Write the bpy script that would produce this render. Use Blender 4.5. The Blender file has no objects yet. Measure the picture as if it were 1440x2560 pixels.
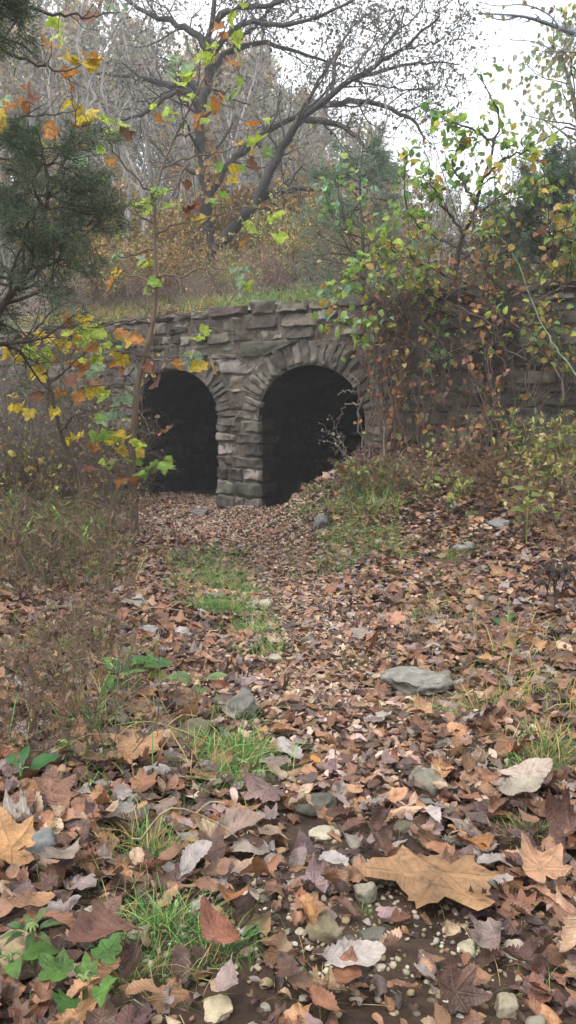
import bpy, bmesh, math, random
import numpy as np
from mathutils import Vector, Matrix

RNG = np.random.default_rng(11)
random.seed(5)
SC = bpy.context.scene
COL = SC.collection

# ------------------------------------------------------------------ camera maths
F = 1990.0
PITCH = math.atan(295 / F)
ZC = 1.63
FW = np.array([0, math.cos(PITCH), -math.sin(PITCH)])
UP = np.array([0, math.sin(PITCH), math.cos(PITCH)])
RT = np.array([1.0, 0, 0])
CAM = np.array([0, 0, ZC])


def ray(u, v):
    return RT * (u - 720) / F + UP * (1280 - v) / F + FW


def at(u, v, Y):
    """the point at world distance Y that stands in direction (u, v)"""
    r = ray(u, v)
    return CAM + r * (Y / r[1])


r0 = ray(640, 1280)
X0 = CAM + r0 * (ZC / -r0[2])
ANG = math.radians(38)
WD = np.array([math.cos(ANG), -math.sin(ANG), 0])
WN = np.array([-math.sin(ANG), -math.cos(ANG), 0])
ZV = np.array([0, 0, 1.0])


def W(s, z, o=0.0):
    return X0 + WD * s + ZV * z + WN * o


def lin(h):
    c = [int(h[i:i + 2], 16) / 255 for i in (0, 2, 4)]
    return np.array([x / 12.92 if x <= .04045 else ((x + .055) / 1.055) ** 2.4 for x in c])


def sstep(x):
    x = np.clip(x, 0, 1)
    return x * x * (3 - 2 * x)


# ------------------------------------------------------------------ noise (numpy value noise)
def vnoise(p, seed=0):
    p = np.asarray(p, float)
    i = np.floor(p).astype(np.int64)
    f = p - i
    f = f * f * (3 - 2 * f)

    def h(ix, iy, iz):
        n = (ix * 374761393 + iy * 668265263 + iz * 1440670441 + seed * 974634777) & 0xFFFFFFFF
        n = ((n ^ (n >> 13)) * 1274126177) & 0xFFFFFFFF
        n = (n ^ (n >> 16)) & 0xFFFF
        return n / 32767.5 - 1
    x, y, z = i[..., 0], i[..., 1], i[..., 2]
    fx, fy, fz = f[..., 0], f[..., 1], f[..., 2]
    r = 0
    for dx in (0, 1):
        for dy in (0, 1):
            for dz in (0, 1):
                w = (fx if dx else 1 - fx) * (fy if dy else 1 - fy) * (fz if dz else 1 - fz)
                r = r + w * h(x + dx, y + dy, z + dz)
    return r


def n2(x, y, k, seed=0):
    x = np.asarray(x, float)
    y = np.asarray(y, float)
    return vnoise(np.stack([x * k, y * k, np.zeros_like(x * k) + .37], -1), seed)


def fbm(p, oct=3, seed=0):
    a, s, r = 1.0, 1.0, 0
    for k in range(oct):
        r = r + a * vnoise(np.asarray(p) * s, seed + k)
        a *= .5
        s *= 2.03
    return r


# ------------------------------------------------------------------ terrain
PY = np.array([-60, -5, 0, 1, 2, 3, 4.5, 6.5, 9, 11, 13, 1000.])
PZ = np.array([2.0, 1.5, 1.17, 1.02, .83, .66, .44, .23, .06, 0, 0, 0.])


def path_x(y):
    return np.interp(y, [0, .9, 1.6, 2.6, 4, 5.5, 7.5, 9.5, 11.5], [.05, .12, .12, .1, .05, .0, -.25, -.65, -1.0])


def so(x, y):
    rx, ry = x - X0[0], y - X0[1]
    return rx * WD[0] + ry * WD[1], rx * WN[0] + ry * WN[1]


def ground_z(x, y):
    x = np.asarray(x, float)
    y = np.asarray(y, float)
    z = sum(np.interp(y + k, PY, PZ) for k in (-.5, -.25, 0, .25, .5)) / 5
    s, o = so(x, y)
    op, on = np.maximum(o, 0), np.minimum(o, 0)
    z = z + .78 * sstep((s - 1.0) / 1.0) * np.exp(-(op / 1.7) ** 2 - (on / .45) ** 2)
    z = z + .5 * sstep((-2.3 - s) / 1.6) * np.exp(-(op / 3.0) ** 2 - (on / .6) ** 2)
    near = np.exp(-(np.hypot(x, y - 5) / 14) ** 4)
    lat = x - path_x(y)
    z = z + near * (np.minimum(lat * lat * .05, .16) - .04 * np.exp(-(lat / .45) ** 2))
    inside = np.where(o < 0, .4, 1)
    z = z + near * inside * (.05 * n2(x, y, .8, 3) + .028 * n2(x, y, 2.6, 4) + .014 * n2(x, y, 7.1, 5))
    # soil washed against the foot of the pier
    z = z + .10 * np.exp(-((s + .15) / .35) ** 2 - ((o - .1) / .35) ** 2)
    return z


def hill_z(x, y):
    x = np.asarray(x, float)
    y = np.asarray(y, float)
    s, o = so(x, y)
    t = np.maximum(-o, 0)
    phi = x / np.maximum(y, 1)
    Hh = 1 + 10 * sstep((.2 - phi) / .3)
    z = 2.74 + .25 * np.minimum(t, 7) + np.minimum(.10 * np.maximum(t - 7, 0), 2.5) + Hh * sstep((y - 22) / 52)
    return z + (.09 * n2(x, y, .9, 9) + .04 * n2(x, y, 2.9, 10)) * np.minimum(t / .8, 1) + .3 * n2(x, y, .11, 11) * np.minimum(t / 8, 1)


def gp(u, v):
    """where the line of sight (u, v) meets the ground"""
    r = ray(u, v)
    t = np.linspace(.3, 25, 5000)
    P = CAM + r * t[:, None]
    k = np.argmax(P[:, 2] < ground_z(P[:, 0], P[:, 1]))
    q = P[k].copy()
    q[2] = float(ground_z(q[0], q[1]))
    return q


# ------------------------------------------------------------------ geometry accumulator
class Geo:
    def __init__(self):
        self.V, self.T, self.Q, self.C, self.L = [], [], [], [], []
        self.n = 0

    def add(self, V, T=None, Q=None, C=None, L=None):
        V = np.asarray(V, float).reshape(-1, 3)
        if T is not None and len(T):
            self.T.append(np.asarray(T, np.int64).reshape(-1, 3) + self.n)
        if Q is not None and len(Q):
            self.Q.append(np.asarray(Q, np.int64).reshape(-1, 4) + self.n)
        C = np.ones(3) if C is None else np.asarray(C, float)
        self.C.append(np.broadcast_to(C, (len(V), 3)).copy())
        self.L.append(np.zeros((len(V), 3)) if L is None else np.asarray(L, float).reshape(-1, 3))
        self.V.append(V)
        self.n += len(V)

    def arrays(self):
        z3 = np.zeros((0, 3))
        return (np.concatenate(self.V) if self.V else z3,
                np.concatenate(self.T) if self.T else np.zeros((0, 3), np.int64),
                np.concatenate(self.Q) if self.Q else np.zeros((0, 4), np.int64),
                np.concatenate(self.C) if self.C else z3, np.concatenate(self.L) if self.L else z3)

    def mesh(self, name, mat, origin=(0, 0, 0), smooth=True):
        V, T, Q, C, L = self.arrays()
        V = V - np.asarray(origin, float)
        me = bpy.data.meshes.new(name)
        me.vertices.add(len(V))
        me.vertices.foreach_set('co', V.astype(np.float32).ravel())
        nl = T.size + Q.size
        me.loops.add(nl)
        me.loops.foreach_set('vertex_index', np.concatenate([T.ravel(), Q.ravel()]).astype(np.int32))
        me.polygons.add(len(T) + len(Q))
        st = np.concatenate([np.arange(len(T)) * 3, T.size + np.arange(len(Q)) * 4]).astype(np.int32)
        me.polygons.foreach_set('loop_start', st)
        if smooth:
            me.polygons.foreach_set('use_smooth', np.ones(len(T) + len(Q), bool))
        a = me.attributes.new('Col', 'FLOAT_COLOR', 'POINT')
        a.data.foreach_set('color', np.concatenate([C, np.ones((len(C), 1))], 1).astype(np.float32).ravel())
        b = me.attributes.new('lp', 'FLOAT_VECTOR', 'POINT')
        b.data.foreach_set('vector', L.astype(np.float32).ravel())
        me.update(calc_edges=True)
        me.validate()
        me.materials.append(mat)
        return me

    def build(self, name, mat, parent=None, smooth=True):
        org = parent.location if parent is not None and parent.type == 'EMPTY' else (0, 0, 0)
        o = bpy.data.objects.new(name, self.mesh(name, mat, org, smooth))
        COL.objects.link(o)
        o.parent = parent
        return o


def tag(o, label=None, cat=None, group=None, kind=None):
    for k, v in (('label', label), ('category', cat), ('group', group), ('kind', kind)):
        if v:
            o[k] = v
    return o


def thing(name, label, cat, loc, group=None):
    o = bpy.data.objects.new(name, None)
    o.empty_display_size = .1
    o.location = tuple(float(x) for x in loc)
    COL.objects.link(o)
    return tag(o, label, cat, group)


def copy_thing(o, loc, rz=0, sc=1.0, label=None):
    c = o.copy()
    COL.objects.link(c)
    c.location = tuple(float(x) for x in loc)
    c.rotation_euler = (0, 0, rz)
    c.scale = (sc, sc, sc)
    if label:
        c['label'] = label
    for ch in list(o.children):
        k = ch.copy()
        COL.objects.link(k)
        k.parent = c
    return c


# ------------------------------------------------------------------ tubes
def add_tubes(geo, polys, k=5, col=(1, 1, 1), cj=.12):
    """polys: list of (points, radii); grouped by length and built together"""
    col = np.asarray(col, float)
    by = {}
    for p, r in polys:
        by.setdefault(len(p), []).append((p, r))
    for n, lst in by.items():
        if n < 2:
            continue
        P = np.array([np.asarray(p, float) for p, r in lst])
        R = np.array([np.asarray(r, float) for p, r in lst])
        M = len(P)
        Tn = np.gradient(P, axis=1)
        Tn /= np.linalg.norm(Tn, axis=2, keepdims=True) + 1e-9
        ax = P[:, -1] - P[:, 0]
        ref = np.eye(3)[np.argmin(np.abs(ax), axis=1)]
        A = np.cross(Tn, ref[:, None, :])
        A /= np.linalg.norm(A, axis=2, keepdims=True) + 1e-9
        B = np.cross(Tn, A)
        th = np.arange(k) / k * 2 * math.pi
        ring = A[:, :, None, :] * np.cos(th)[:, None] + B[:, :, None, :] * np.sin(th)[:, None]
        V = P[:, :, None, :] + ring * R[:, :, None, None]
        idx = np.arange(M * n * k).reshape(M, n, k)
        a = idx[:, :-1, :]
        b = idx[:, 1:, :]
        Q = np.stack([a, np.roll(a, -1, 2), np.roll(b, -1, 2), b], -1).reshape(-1, 4)
        base = (1 + cj * RNG.standard_normal((M, 1, 1, 1))) * col
        Cc = np.broadcast_to(np.clip(base, 0, 1), (M, n, k, 3)).reshape(-1, 3)
        geo.add(V, Q=Q, C=Cc)


def spline(pts, n):
    """Catmull-Rom through pts, n samples"""
    p = np.asarray(pts, float)
    p = np.vstack([2 * p[0] - p[1], p, 2 * p[-1] - p[-2]])
    m = len(p) - 3
    t = np.linspace(0, m - 1e-6, n)
    i = t.astype(int)
    f = (t - i)[:, None]
    a, b, c, d = p[i], p[i + 1], p[i + 2], p[i + 3]
    return .5 * (2 * b + (c - a) * f + (2 * a - 5 * b + 4 * c - d) * f ** 2 + (3 * b - a - 3 * c + d) * f ** 3)


def unit(v):
    return v / (np.linalg.norm(v) + 1e-9)


def grow(out, tips, p, d, L, r, lvl, maxl, wob=.25, trop=.03, kids=(4, 5, 4), ratio=.55, spread=.9, seg=5, taper=.35, start=.25, kr=.55):
    p = np.asarray(p, float)
    dd = unit(np.asarray(d, float))
    pts = [p]
    dirs = [dd]
    for i in range(seg):
        dd = unit(dd + RNG.standard_normal(3) * wob + ZV * trop)
        p = p + dd * L / seg
        pts.append(p)
        dirs.append(dd)
    rad = r * (1 + (taper - 1) * np.linspace(0, 1, seg + 1))
    out.append((pts, rad))
    if lvl >= maxl:
        for a, b in zip(pts[1:], dirs[1:]):
            tips.append((a, b))
        return
    branch(out, tips, pts, dirs, rad, L, lvl, maxl, wob=wob, trop=trop, kids=kids, ratio=ratio, spread=spread, taper=taper, start=start, kr=kr)


def branch(out, tips, pts, dirs, rad, L, lvl, maxl, wob=.25, trop=.03, kids=(4, 5, 4), ratio=.55, spread=.9, taper=.35, start=.25, kr=.55, bias=None):
    seg = len(pts) - 1
    nk = kids[min(lvl, len(kids) - 1)]
    for j in range(nk):
        f = start + (1 - start) * (j + RNG.random()) / nk
        k = min(int(f * seg), seg - 1)
        w = f * seg - k
        q = pts[k] * (1 - w) + pts[k + 1] * w
        side = RNG.standard_normal(3)
        if bias is not None:
            side = side + bias
        dn = unit(dirs[k] + spread * unit(side - dirs[k] * np.dot(side, dirs[k])))
        rr = rad[k] * kr
        grow(out, tips, q, dn, L * ratio * (1.15 - .5 * f) * RNG.uniform(.75, 1.25), rr, lvl + 1, maxl, wob=wob, trop=trop, kids=kids,
             ratio=ratio, spread=spread, seg=4, taper=taper, start=start, kr=kr)


def dirs_of(pts):
    g = np.gradient(np.asarray(pts), axis=0)
    return g / (np.linalg.norm(g, axis=1, keepdims=True) + 1e-9)


# ------------------------------------------------------------------ leaf templates: V, T, local coords
def fan_leaf(rf, n, rings, curl, ripple, seed, bend=.0):
    rg = np.random.default_rng(seed)
    th = np.linspace(-math.pi / 2, 1.5 * math.pi, n, endpoint=False)
    r = rf(th, rg)
    V = [[0, 0, 0]]
    for q in rings:
        V += [[math.cos(a) * b * q, math.sin(a) * b * q, 0] for a, b in zip(th, r)]
    V = np.array(V)
    T = [[0, 1 + i, 1 + (i + 1) % n] for i in range(n)]
    for k in range(len(rings) - 1):
        a, b = 1 + k * n, 1 + (k + 1) * n
        for i in range(n):
            j = (i + 1) % n
            T += [[a + i, b + i, b + j], [a + i, b + j, a + j]]
    rr = np.hypot(V[:, 0], V[:, 1])
    tt = np.arctan2(V[:, 1], V[:, 0])
    da = np.min([np.abs((tt - math.radians(c_) + math.pi) % (2 * math.pi) - math.pi) for c_ in (90, 34, 146, -18, 198)], axis=0)
    L = np.stack([rr * np.sin(np.minimum(da, 1.4)), rr * np.cos(np.minimum(da, 1.4)), np.zeros_like(rr)], -1)
    ph = rg.uniform(0, 6.3, 3)
    ca = rg.uniform(0, math.pi)
    cx = V[:, 0] * math.cos(ca) + V[:, 1] * math.sin(ca)
    V[:, 2] = curl * cx ** 2 + ripple * rr ** 2 * (np.sin(3 * tt + ph[0]) + .6 * np.sin(7 * tt + ph[1])) + bend * V[:, 1] * np.abs(V[:, 1])
    V[:, 2] -= .05 * np.exp(-(cx / .06) ** 2) * rr
    sh = 1 / (1 + np.abs(curl) * .5 * cx ** 2)
    V[:, :2] *= sh[:, None]
    V[:, 2] += .05 * fbm(np.stack([V[:, 0] * 4, V[:, 1] * 4, V[:, 0] * 0 + seed], -1), 2, seed) * np.minimum(rr * 2, 1)
    V[:, 1] += .25
    return V * .62, np.array(T), L


def syc_r(teeth):
    def f(th, rg):
        r = np.full_like(th, .52)
        for c, a, w in ((90, .50, .36), (34, .44, .34), (146, .44, .34), (-18, .20, .3), (198, .20, .3)):
            dl = (th - math.radians(c) + math.pi) % (2 * math.pi) - math.pi
            r = np.maximum(r, .50 + a * (1 + .2 * rg.standard_normal()) * np.exp(-(np.abs(dl) / w) ** 1.3))
        r = r * (1 + .10 * np.sin(th * 2 + rg.uniform(0, 6)) + .07 * np.sin(th * 3 + rg.uniform(0, 6)))
        r = r * (1 - .45 * np.exp(-((th + math.pi / 2 + math.pi) % (2 * math.pi) - math.pi) ** 2 / .05))
        return r * (1 + teeth * rg.standard_normal(len(th)) + .05 * (np.arange(len(th)) % 2))
    return f


def round_r(th, rg):
    r = .55 + .12 * np.sin(th) + .22 * np.exp(-((th - math.pi / 2) / .3) ** 2)
    return r * (1 + .03 * rg.standard_normal(len(th)))


def strip_leaf(wf, rows, cols, curl, bend, twist, seed, teeth=.15, fold=.2, petiole=True):
    rg = np.random.default_rng(seed)
    y = np.linspace(0, 1, rows)
    w = wf(y) * (1 + (.14 * np.sin(y * 5 + rg.uniform(0, 6)) if teeth else 0))
    w = w * (1 - teeth * (np.arange(rows) % 2)) * (1 + .05 * rg.standard_normal(rows))
    w[0] = w[-1] = .004
    c = np.linspace(-1, 1, cols)
    X = w[:, None] * c
    sk = .035 * np.abs(c)[None, :] * (teeth > 0) * np.ones((rows, 1))
    Y = y[:, None] + sk * (w[:, None] > .05)
    V = np.stack([X, Y, np.zeros_like(X)], -1)
    L = np.stack([X / .3, Y, np.ones_like(X)], -1)
    rip = .02 * np.sin(y * 14 + rg.uniform(0, 6))[:, None] * np.abs(c)
    k = curl * (1 + .6 * np.sin(y * 3 + rg.uniform(0, 6)))[:, None]
    V[..., 2] = k * X ** 2 + fold * np.abs(X) + bend * (Y - .5) ** 2 + rip + twist * X * (Y - .5) * 2
    V[..., 0] /= 1 + np.abs(k) * .35 * np.abs(X)
    if rows > 8:
        V[..., 2] += .035 * fbm(np.stack([X * 6, Y * 5, X * 0 + seed], -1), 2, seed)
    idx = np.arange(rows * cols).reshape(rows, cols)
    a, b, cc, d = idx[:-1, :-1], idx[:-1, 1:], idx[1:, 1:], idx[1:, :-1]
    T = np.concatenate([np.stack([a, b, cc], -1).reshape(-1, 3), np.stack([a, cc, d], -1).reshape(-1, 3)])
    V = V.reshape(-1, 3)
    L = L.reshape(-1, 3)
    if petiole:
        m = len(V)
        z0 = V[cols // 2, 2]
        V = np.vstack([V, [[-.01, .02, z0], [.01, .02, z0], [.006, -.16, z0 + .05]]])
        L = np.vstack([L, [[0, 0, 1]] * 3])
        T = np.vstack([T, [[m, m + 1, m + 2]]])
    V[:, 1] -= .45
    return V, T, L


def oak_w(y):
    return .29 * np.sin(math.pi * np.clip(y, 0, 1) ** .95) ** .75


def ovate_w(y):
    return .33 * np.sin(math.pi * np.clip(y, 0, 1) ** .75) ** .8


def lance_w(y):
    return .13 * np.sin(math.pi * np.clip(y, 0, 1) ** .8) ** .8


SYC_N = [fan_leaf(syc_r(.05), 46, (.4, .75, 1), c, .10, 20 + i, b) for i, (c, b) in enumerate([(.12, .0), (.45, .15), (.9, -.25), (-.55, .2), (1.6, .1), (.35, .45)])]
SYC_M = [fan_leaf(syc_r(.04), 24, (.6, 1), c, .12, 40 + i, b) for i, (c, b) in enumerate([(.15, 0), (.5, .1), (-.4, .1), (.9, -.1), (.3, .3)])]
SYC_F = [fan_leaf(syc_r(.03), 14, (1,), c, .12, 60 + i, 0) for i, c in enumerate([.2, .6, -.4, 1.0])]
OAK_N = [strip_leaf(oak_w, 19, 7, c, b, t, 80 + i, fold=f) for i, (c, b, t, f) in enumerate([(.6, .3, .15, .1), (1.8, -.6, .3, .1), (-1.5, .7, -.4, .2), (3.4, .5, .5, .0), (.4, -.3, .2, .4), (2.4, 1.1, -.7, .1)])]
OAK_M = [strip_leaf(oak_w, 9, 3, c, b, t, 90 + i, fold=f, petiole=False) for i, (c, b, t, f) in enumerate([(.8, .3, .2, .1), (2, -.4, .3, .1), (-1.5, .5, -.3, .2), (1, .8, .6, .3)])]
OAK_F = [strip_leaf(oak_w, 5, 3, c, b, t, 95 + i, fold=f, petiole=False, teeth=0) for i, (c, b, t, f) in enumerate([(.8, .4, .2, .1), (2, -.5, .4, .2), (-1.5, .6, -.3, .2)])]
OVATE = [strip_leaf(ovate_w, 6, 3, c, b, t, 100 + i, fold=f, petiole=False, teeth=0) for i, (c, b, t, f) in enumerate([(.3, -.3, .1, .1), (.6, -.6, .2, .2), (-.4, -.3, -.2, .15)])]
LANCE = [strip_leaf(lance_w, 6, 3, c, b, t, 110 + i, fold=f, petiole=False, teeth=0) for i, (c, b, t, f) in enumerate([(.3, -.6, .1, .2), (.6, -1.0, .3, .3), (-.4, -.3, -.3, .15)])]
DROOP = [strip_leaf(lance_w, 6, 3, c, -2.2, t, 120 + i, fold=f, petiole=False, teeth=0) for i, (c, t, f) in enumerate([(.8, .5, .4), (1.6, -.6, .5), (-.9, .8, .35)])]
SPECK = [(np.array([[-.3, 0, 0], [.3, 0, .08], [.22, .9, .15], [-.2, .8, -.12]]), np.array([[0, 1, 2], [0, 2, 3]]), np.zeros((4, 3)))]
NEEDLE = [(np.array([[-.06, 0, 0], [.06, 0, 0], [.0, 1, .05]]), np.array([[0, 1, 2]]), np.zeros((3, 3)))]
g_ = [0, .4, .75]
GRASS = []
for bnd in (.45, .9, 1.35):
    vv = []
    for q in g_:
        vv += [[-.013 * (1 - q * .5), bnd * q ** 2, q * (1 - .3 * bnd * q)], [.013 * (1 - q * .5), bnd * q ** 2, q * (1 - .3 * bnd * q)]]
    vv += [[0, bnd, 1 - .42 * bnd]]
    GRASS.append((np.array(vv), np.array([[0, 1, 3], [0, 3, 2], [2, 3, 5], [2, 5, 4], [4, 5, 6]]), np.zeros((7, 3))))


def mats_from(yv, zv):
    """rotation matrices with local y along yv and local z near zv"""
    y = yv / (np.linalg.norm(yv, axis=1, keepdims=True) + 1e-9)
    x = np.cross(y, zv)
    x /= np.linalg.norm(x, axis=1, keepdims=True) + 1e-9
    z = np.cross(x, y)
    return np.stack([x, y, z], -1)


def add_leaves(geo, tmpl, pos, R, size, col):
    pos = np.asarray(pos, float)
    size = np.broadcast_to(np.asarray(size, float), (len(pos),))
    which = RNG.integers(0, len(tmpl), len(pos))
    for k, (V, T, L) in enumerate(tmpl):
        m = np.nonzero(which == k)[0]
        if not len(m):
            continue
        P = np.einsum('nij,vj->nvi', R[m], V) * size[m, None, None] + pos[m, None, :]
        TT = T[None] + (np.arange(len(m)) * len(V))[:, None, None]
        geo.add(P, T=TT, C=np.repeat(col[m], len(V), 0), L=np.tile(L, (len(m), 1)))


def rand_unit(n):
    v = RNG.standard_normal((n, 3))
    return v / np.linalg.norm(v, axis=1, keepdims=True)


def pick(pal, n, wts=None, jit=.12):
    cols = np.array([lin(c) for c in pal])
    wts = None if wts is None else np.array(wts, float) / sum(wts)
    c = cols[RNG.choice(len(pal), n, p=wts)]
    return np.clip(c * (1 + jit * RNG.standard_normal((n, 1))) * (1 + .04 * RNG.standard_normal((n, 3))), .004, .95)


# ------------------------------------------------------------------ materials
def new_mat(name):
    m = bpy.data.materials.new(name)
    m.use_nodes = True
    nt = m.node_tree
    nt.nodes.clear()
    return m, nt, nt.nodes, nt.links


def nd(N, typ, **kw):
    n = N.new(typ)
    for k, v in kw.items():
        if k.startswith('i_'):
            key = k[2:].replace('_', ' ')
            n.inputs[int(key) if key.isdigit() else key].default_value = v
        else:
            setattr(n, k, v)
    return n


def mul(N, Lk, a, b, fac=1.0, typ='MULTIPLY'):
    m = nd(N, 'ShaderNodeMix', data_type='RGBA', blend_type=typ)
    m.inputs[0].default_value = fac if not hasattr(fac, 'links') else 1
    if hasattr(fac, 'links'):
        Lk.new(fac, m.inputs[0])
    for s, x in ((6, a), (7, b)):
        if hasattr(x, 'links'):
            Lk.new(x, m.inputs[s])
        else:
            m.inputs[s].default_value = (*x, 1)
    return m.outputs[2]


def ramp(N, Lk, src, stops):
    r = nd(N, 'ShaderNodeValToRGB')
    e = r.color_ramp.elements
    while len(e) < len(stops):
        e.new(.5)
    for k, (p, c) in enumerate(stops):
        e[k].position = p
        e[k].color = (c, c, c, 1) if isinstance(c, (int, float)) else (*c, 1)
    Lk.new(src, r.inputs[0])
    return r.outputs[0]


def leaf_mat(name, trans=0.0, rough=.55, spots=True, veins=True, spec=.35):
    m, nt, N, Lk = new_mat(name)
    out = nd(N, 'ShaderNodeOutputMaterial')
    at_ = nd(N, 'ShaderNodeAttribute', attribute_name='Col')
    oi = nd(N, 'ShaderNodeObjectInfo')
    c = mul(N, Lk, at_.outputs['Color'], oi.outputs['Color'])
    geo = nd(N, 'ShaderNodeNewGeometry')
    if spots:
        nz = nd(N, 'ShaderNodeTexNoise', i_Scale=55.0, i_Detail=4.0, i_Roughness=.65)
        Lk.new(geo.outputs['Position'], nz.inputs['Vector'])
        c = mul(N, Lk, c, ramp(N, Lk, nz.outputs[0], [(.3, .42), (.46, .95), (.75, 1.2)]))
    bs = nd(N, 'ShaderNodeBsdfPrincipled')
    bs.inputs['Roughness'].default_value = rough
    bs.inputs['Specular IOR Level'].default_value = spec
    if veins:
        lp = nd(N, 'ShaderNodeAttribute', attribute_name='lp')
        sx = nd(N, 'ShaderNodeSeparateXYZ')
        Lk.new(lp.outputs['Vector'], sx.inputs[0])
        ab = nd(N, 'ShaderNodeMath', operation='ABSOLUTE')
        Lk.new(sx.outputs[0], ab.inputs[0])
        t1 = nd(N, 'ShaderNodeMath', operation='MULTIPLY_ADD')
        t1.inputs[1].default_value = -.35
        Lk.new(ab.outputs[0], t1.inputs[0])
        Lk.new(sx.outputs[1], t1.inputs[2])
        t2 = nd(N, 'ShaderNodeMath', operation='MULTIPLY')
        t2.inputs[1].default_value = 55
        Lk.new(t1.outputs[0], t2.inputs[0])
        t3 = nd(N, 'ShaderNodeMath', operation='SINE')
        Lk.new(t2.outputs[0], t3.inputs[0])
        vv = ramp(N, Lk, t3.outputs[0], [(.0, 0.0), (.8, .0), (.97, 1.0)])
        mid = ramp(N, Lk, ab.outputs[0], [(.0, 1.0), (.03, 1.0), (.06, 0.0)])
        mx = nd(N, 'ShaderNodeMath', operation='MAXIMUM')
        Lk.new(vv, mx.inputs[0])
        Lk.new(mid, mx.inputs[1])
        c = mul(N, Lk, c, mul(N, Lk, (1, 1, 1), (1.14, 1.11, 1.06), mx.outputs[0], 'MIX'))
        n5 = nd(N, 'ShaderNodeTexNoise', i_Scale=17.0, i_Detail=3.0, i_Roughness=.6)
        Lk.new(geo.outputs['Position'], n5.inputs['Vector'])
        c = mul(N, Lk, c, ramp(N, Lk, n5.outputs[0], [(.3, .55), (.66, 1.16)]))
        n6 = nd(N, 'ShaderNodeTexNoise', i_Scale=95.0, i_Detail=3.0, i_Roughness=.6)
        Lk.new(geo.outputs['Position'], n6.inputs['Vector'])
        ad = nd(N, 'ShaderNodeMath', operation='MULTIPLY_ADD')
        ad.inputs[1].default_value = .5
        Lk.new(mx.outputs[0], ad.inputs[0])
        Lk.new(n6.outputs[0], ad.inputs[2])
        bp = nd(N, 'ShaderNodeBump', i_Strength=.6, i_Distance=.006)
        Lk.new(ad.outputs[0], bp.inputs['Height'])
        Lk.new(bp.outputs[0], bs.inputs['Normal'])
    Lk.new(c, bs.inputs['Base Color'])
    if trans > 0:
        tr = nd(N, 'ShaderNodeBsdfTranslucent')
        Lk.new(c, tr.inputs['Color'])
        mx = nd(N, 'ShaderNodeMixShader')
        mx.inputs[0].default_value = trans
        Lk.new(bs.outputs[0], mx.inputs[1])
        Lk.new(tr.outputs[0], mx.inputs[2])
        Lk.new(mx.outputs[0], out.inputs[0])
    else:
        Lk.new(bs.outputs[0], out.inputs[0])
    return m


def rough_mat(name, scale, lo, hi, bump=.5, dist=.01, use_col=True, base=(1, 1, 1), spots=None, rough=.85, stretch=None, spec=.25, detail=6.0, stain=False, scales=(1.3, 3.1, 6.5)):
    m, nt, N, Lk = new_mat(name)
    out = nd(N, 'ShaderNodeOutputMaterial')
    bs = nd(N, 'ShaderNodeBsdfPrincipled')
    bs.inputs['Roughness'].default_value = rough
    bs.inputs['Specular IOR Level'].default_value = spec
    tc = nd(N, 'ShaderNodeTexCoord')
    src = tc.outputs['Object']
    if stretch:
        mp = nd(N, 'ShaderNodeMapping')
        mp.inputs['Scale'].default_value = stretch
        Lk.new(src, mp.inputs[0])
        src = mp.outputs[0]
    nz = nd(N, 'ShaderNodeTexNoise', i_Scale=scale, i_Detail=detail, i_Roughness=.62)
    Lk.new(src, nz.inputs['Vector'])
    n2_ = nd(N, 'ShaderNodeTexNoise', i_Scale=scale * .23, i_Detail=4.0)
    Lk.new(src, n2_.inputs['Vector'])
    c = ramp(N, Lk, nz.outputs[0], [(.28, lo), (.72, hi)])
    c = mul(N, Lk, c, ramp(N, Lk, n2_.outputs[0], [(.3, .62), (.7, 1.25)]))
    if use_col:
        a = nd(N, 'ShaderNodeAttribute', attribute_name='Col')
        oi = nd(N, 'ShaderNodeObjectInfo')
        c = mul(N, Lk, c, mul(N, Lk, a.outputs['Color'], oi.outputs['Color']))
    else:
        c = mul(N, Lk, c, base)
    if stain:      # moss and old water stains
        for sc0, c0, th0, w0 in ((scales[0], '2e2a22', .5, .14), (scales[1], '4f4a37', .58, .1), (scales[2], '8a7f70', .62, .1)):
            n4 = nd(N, 'ShaderNodeTexNoise', i_Scale=sc0, i_Detail=7.0, i_Roughness=.7)
            Lk.new(src, n4.inputs['Vector'])
            c = mul(N, Lk, c, tuple(lin(c0)), ramp(N, Lk, n4.outputs[0], [(th0, 0.0), (th0 + w0, .6)]), 'MIX')
    if spots:
        sc_, colr, thr = spots
        n3 = nd(N, 'ShaderNodeTexNoise', i_Scale=sc_, i_Detail=5.0, i_Roughness=.7)
        Lk.new(src, n3.inputs['Vector'])
        c = mul(N, Lk, c, colr, ramp(N, Lk, n3.outputs[0], [(thr, 0.0), (thr + .06, .8)]), 'MIX')
    bp = nd(N, 'ShaderNodeBump', i_Strength=bump, i_Distance=dist)
    Lk.new(nz.outputs[0], bp.inputs['Height'])
    Lk.new(c, bs.inputs['Base Color'])
    Lk.new(bp.outputs[0], bs.inputs['Normal'])
    Lk.new(bs.outputs[0], out.inputs[0])
    return m


M_LITTER = leaf_mat('dry_leaf', trans=.08, rough=.5, spec=.4)
M_LIVE = leaf_mat('living_leaf', trans=.42, rough=.45)
M_SMALL = leaf_mat('small_leaf', trans=.25, rough=.6, spots=False, veins=False)
M_NEEDLE = leaf_mat('needle', trans=.15, rough=.6, spots=False, veins=False)
M_GRASS = leaf_mat('grass_blade', trans=.3, rough=.5, spots=False, veins=False)
M_BARK = rough_mat('bark', 14, .55, 1.3, .7, .02, stretch=(1, 1, .25))
M_TWIG = rough_mat('twig', 60, .7, 1.2, .3, .003)
M_STONE = rough_mat('rubble_stone', 9, .55, 1.35, .9, .02, spots=(26, tuple(lin('a8a398')), .655), detail=9, stain=True)
M_ROCK = rough_mat('field_rock', 22, .5, 1.35, .9, .012, spots=(30, tuple(lin('b9b4a6')), .66), detail=9, rough=.8, stain=True, scales=(9, 17, 31))
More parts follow.
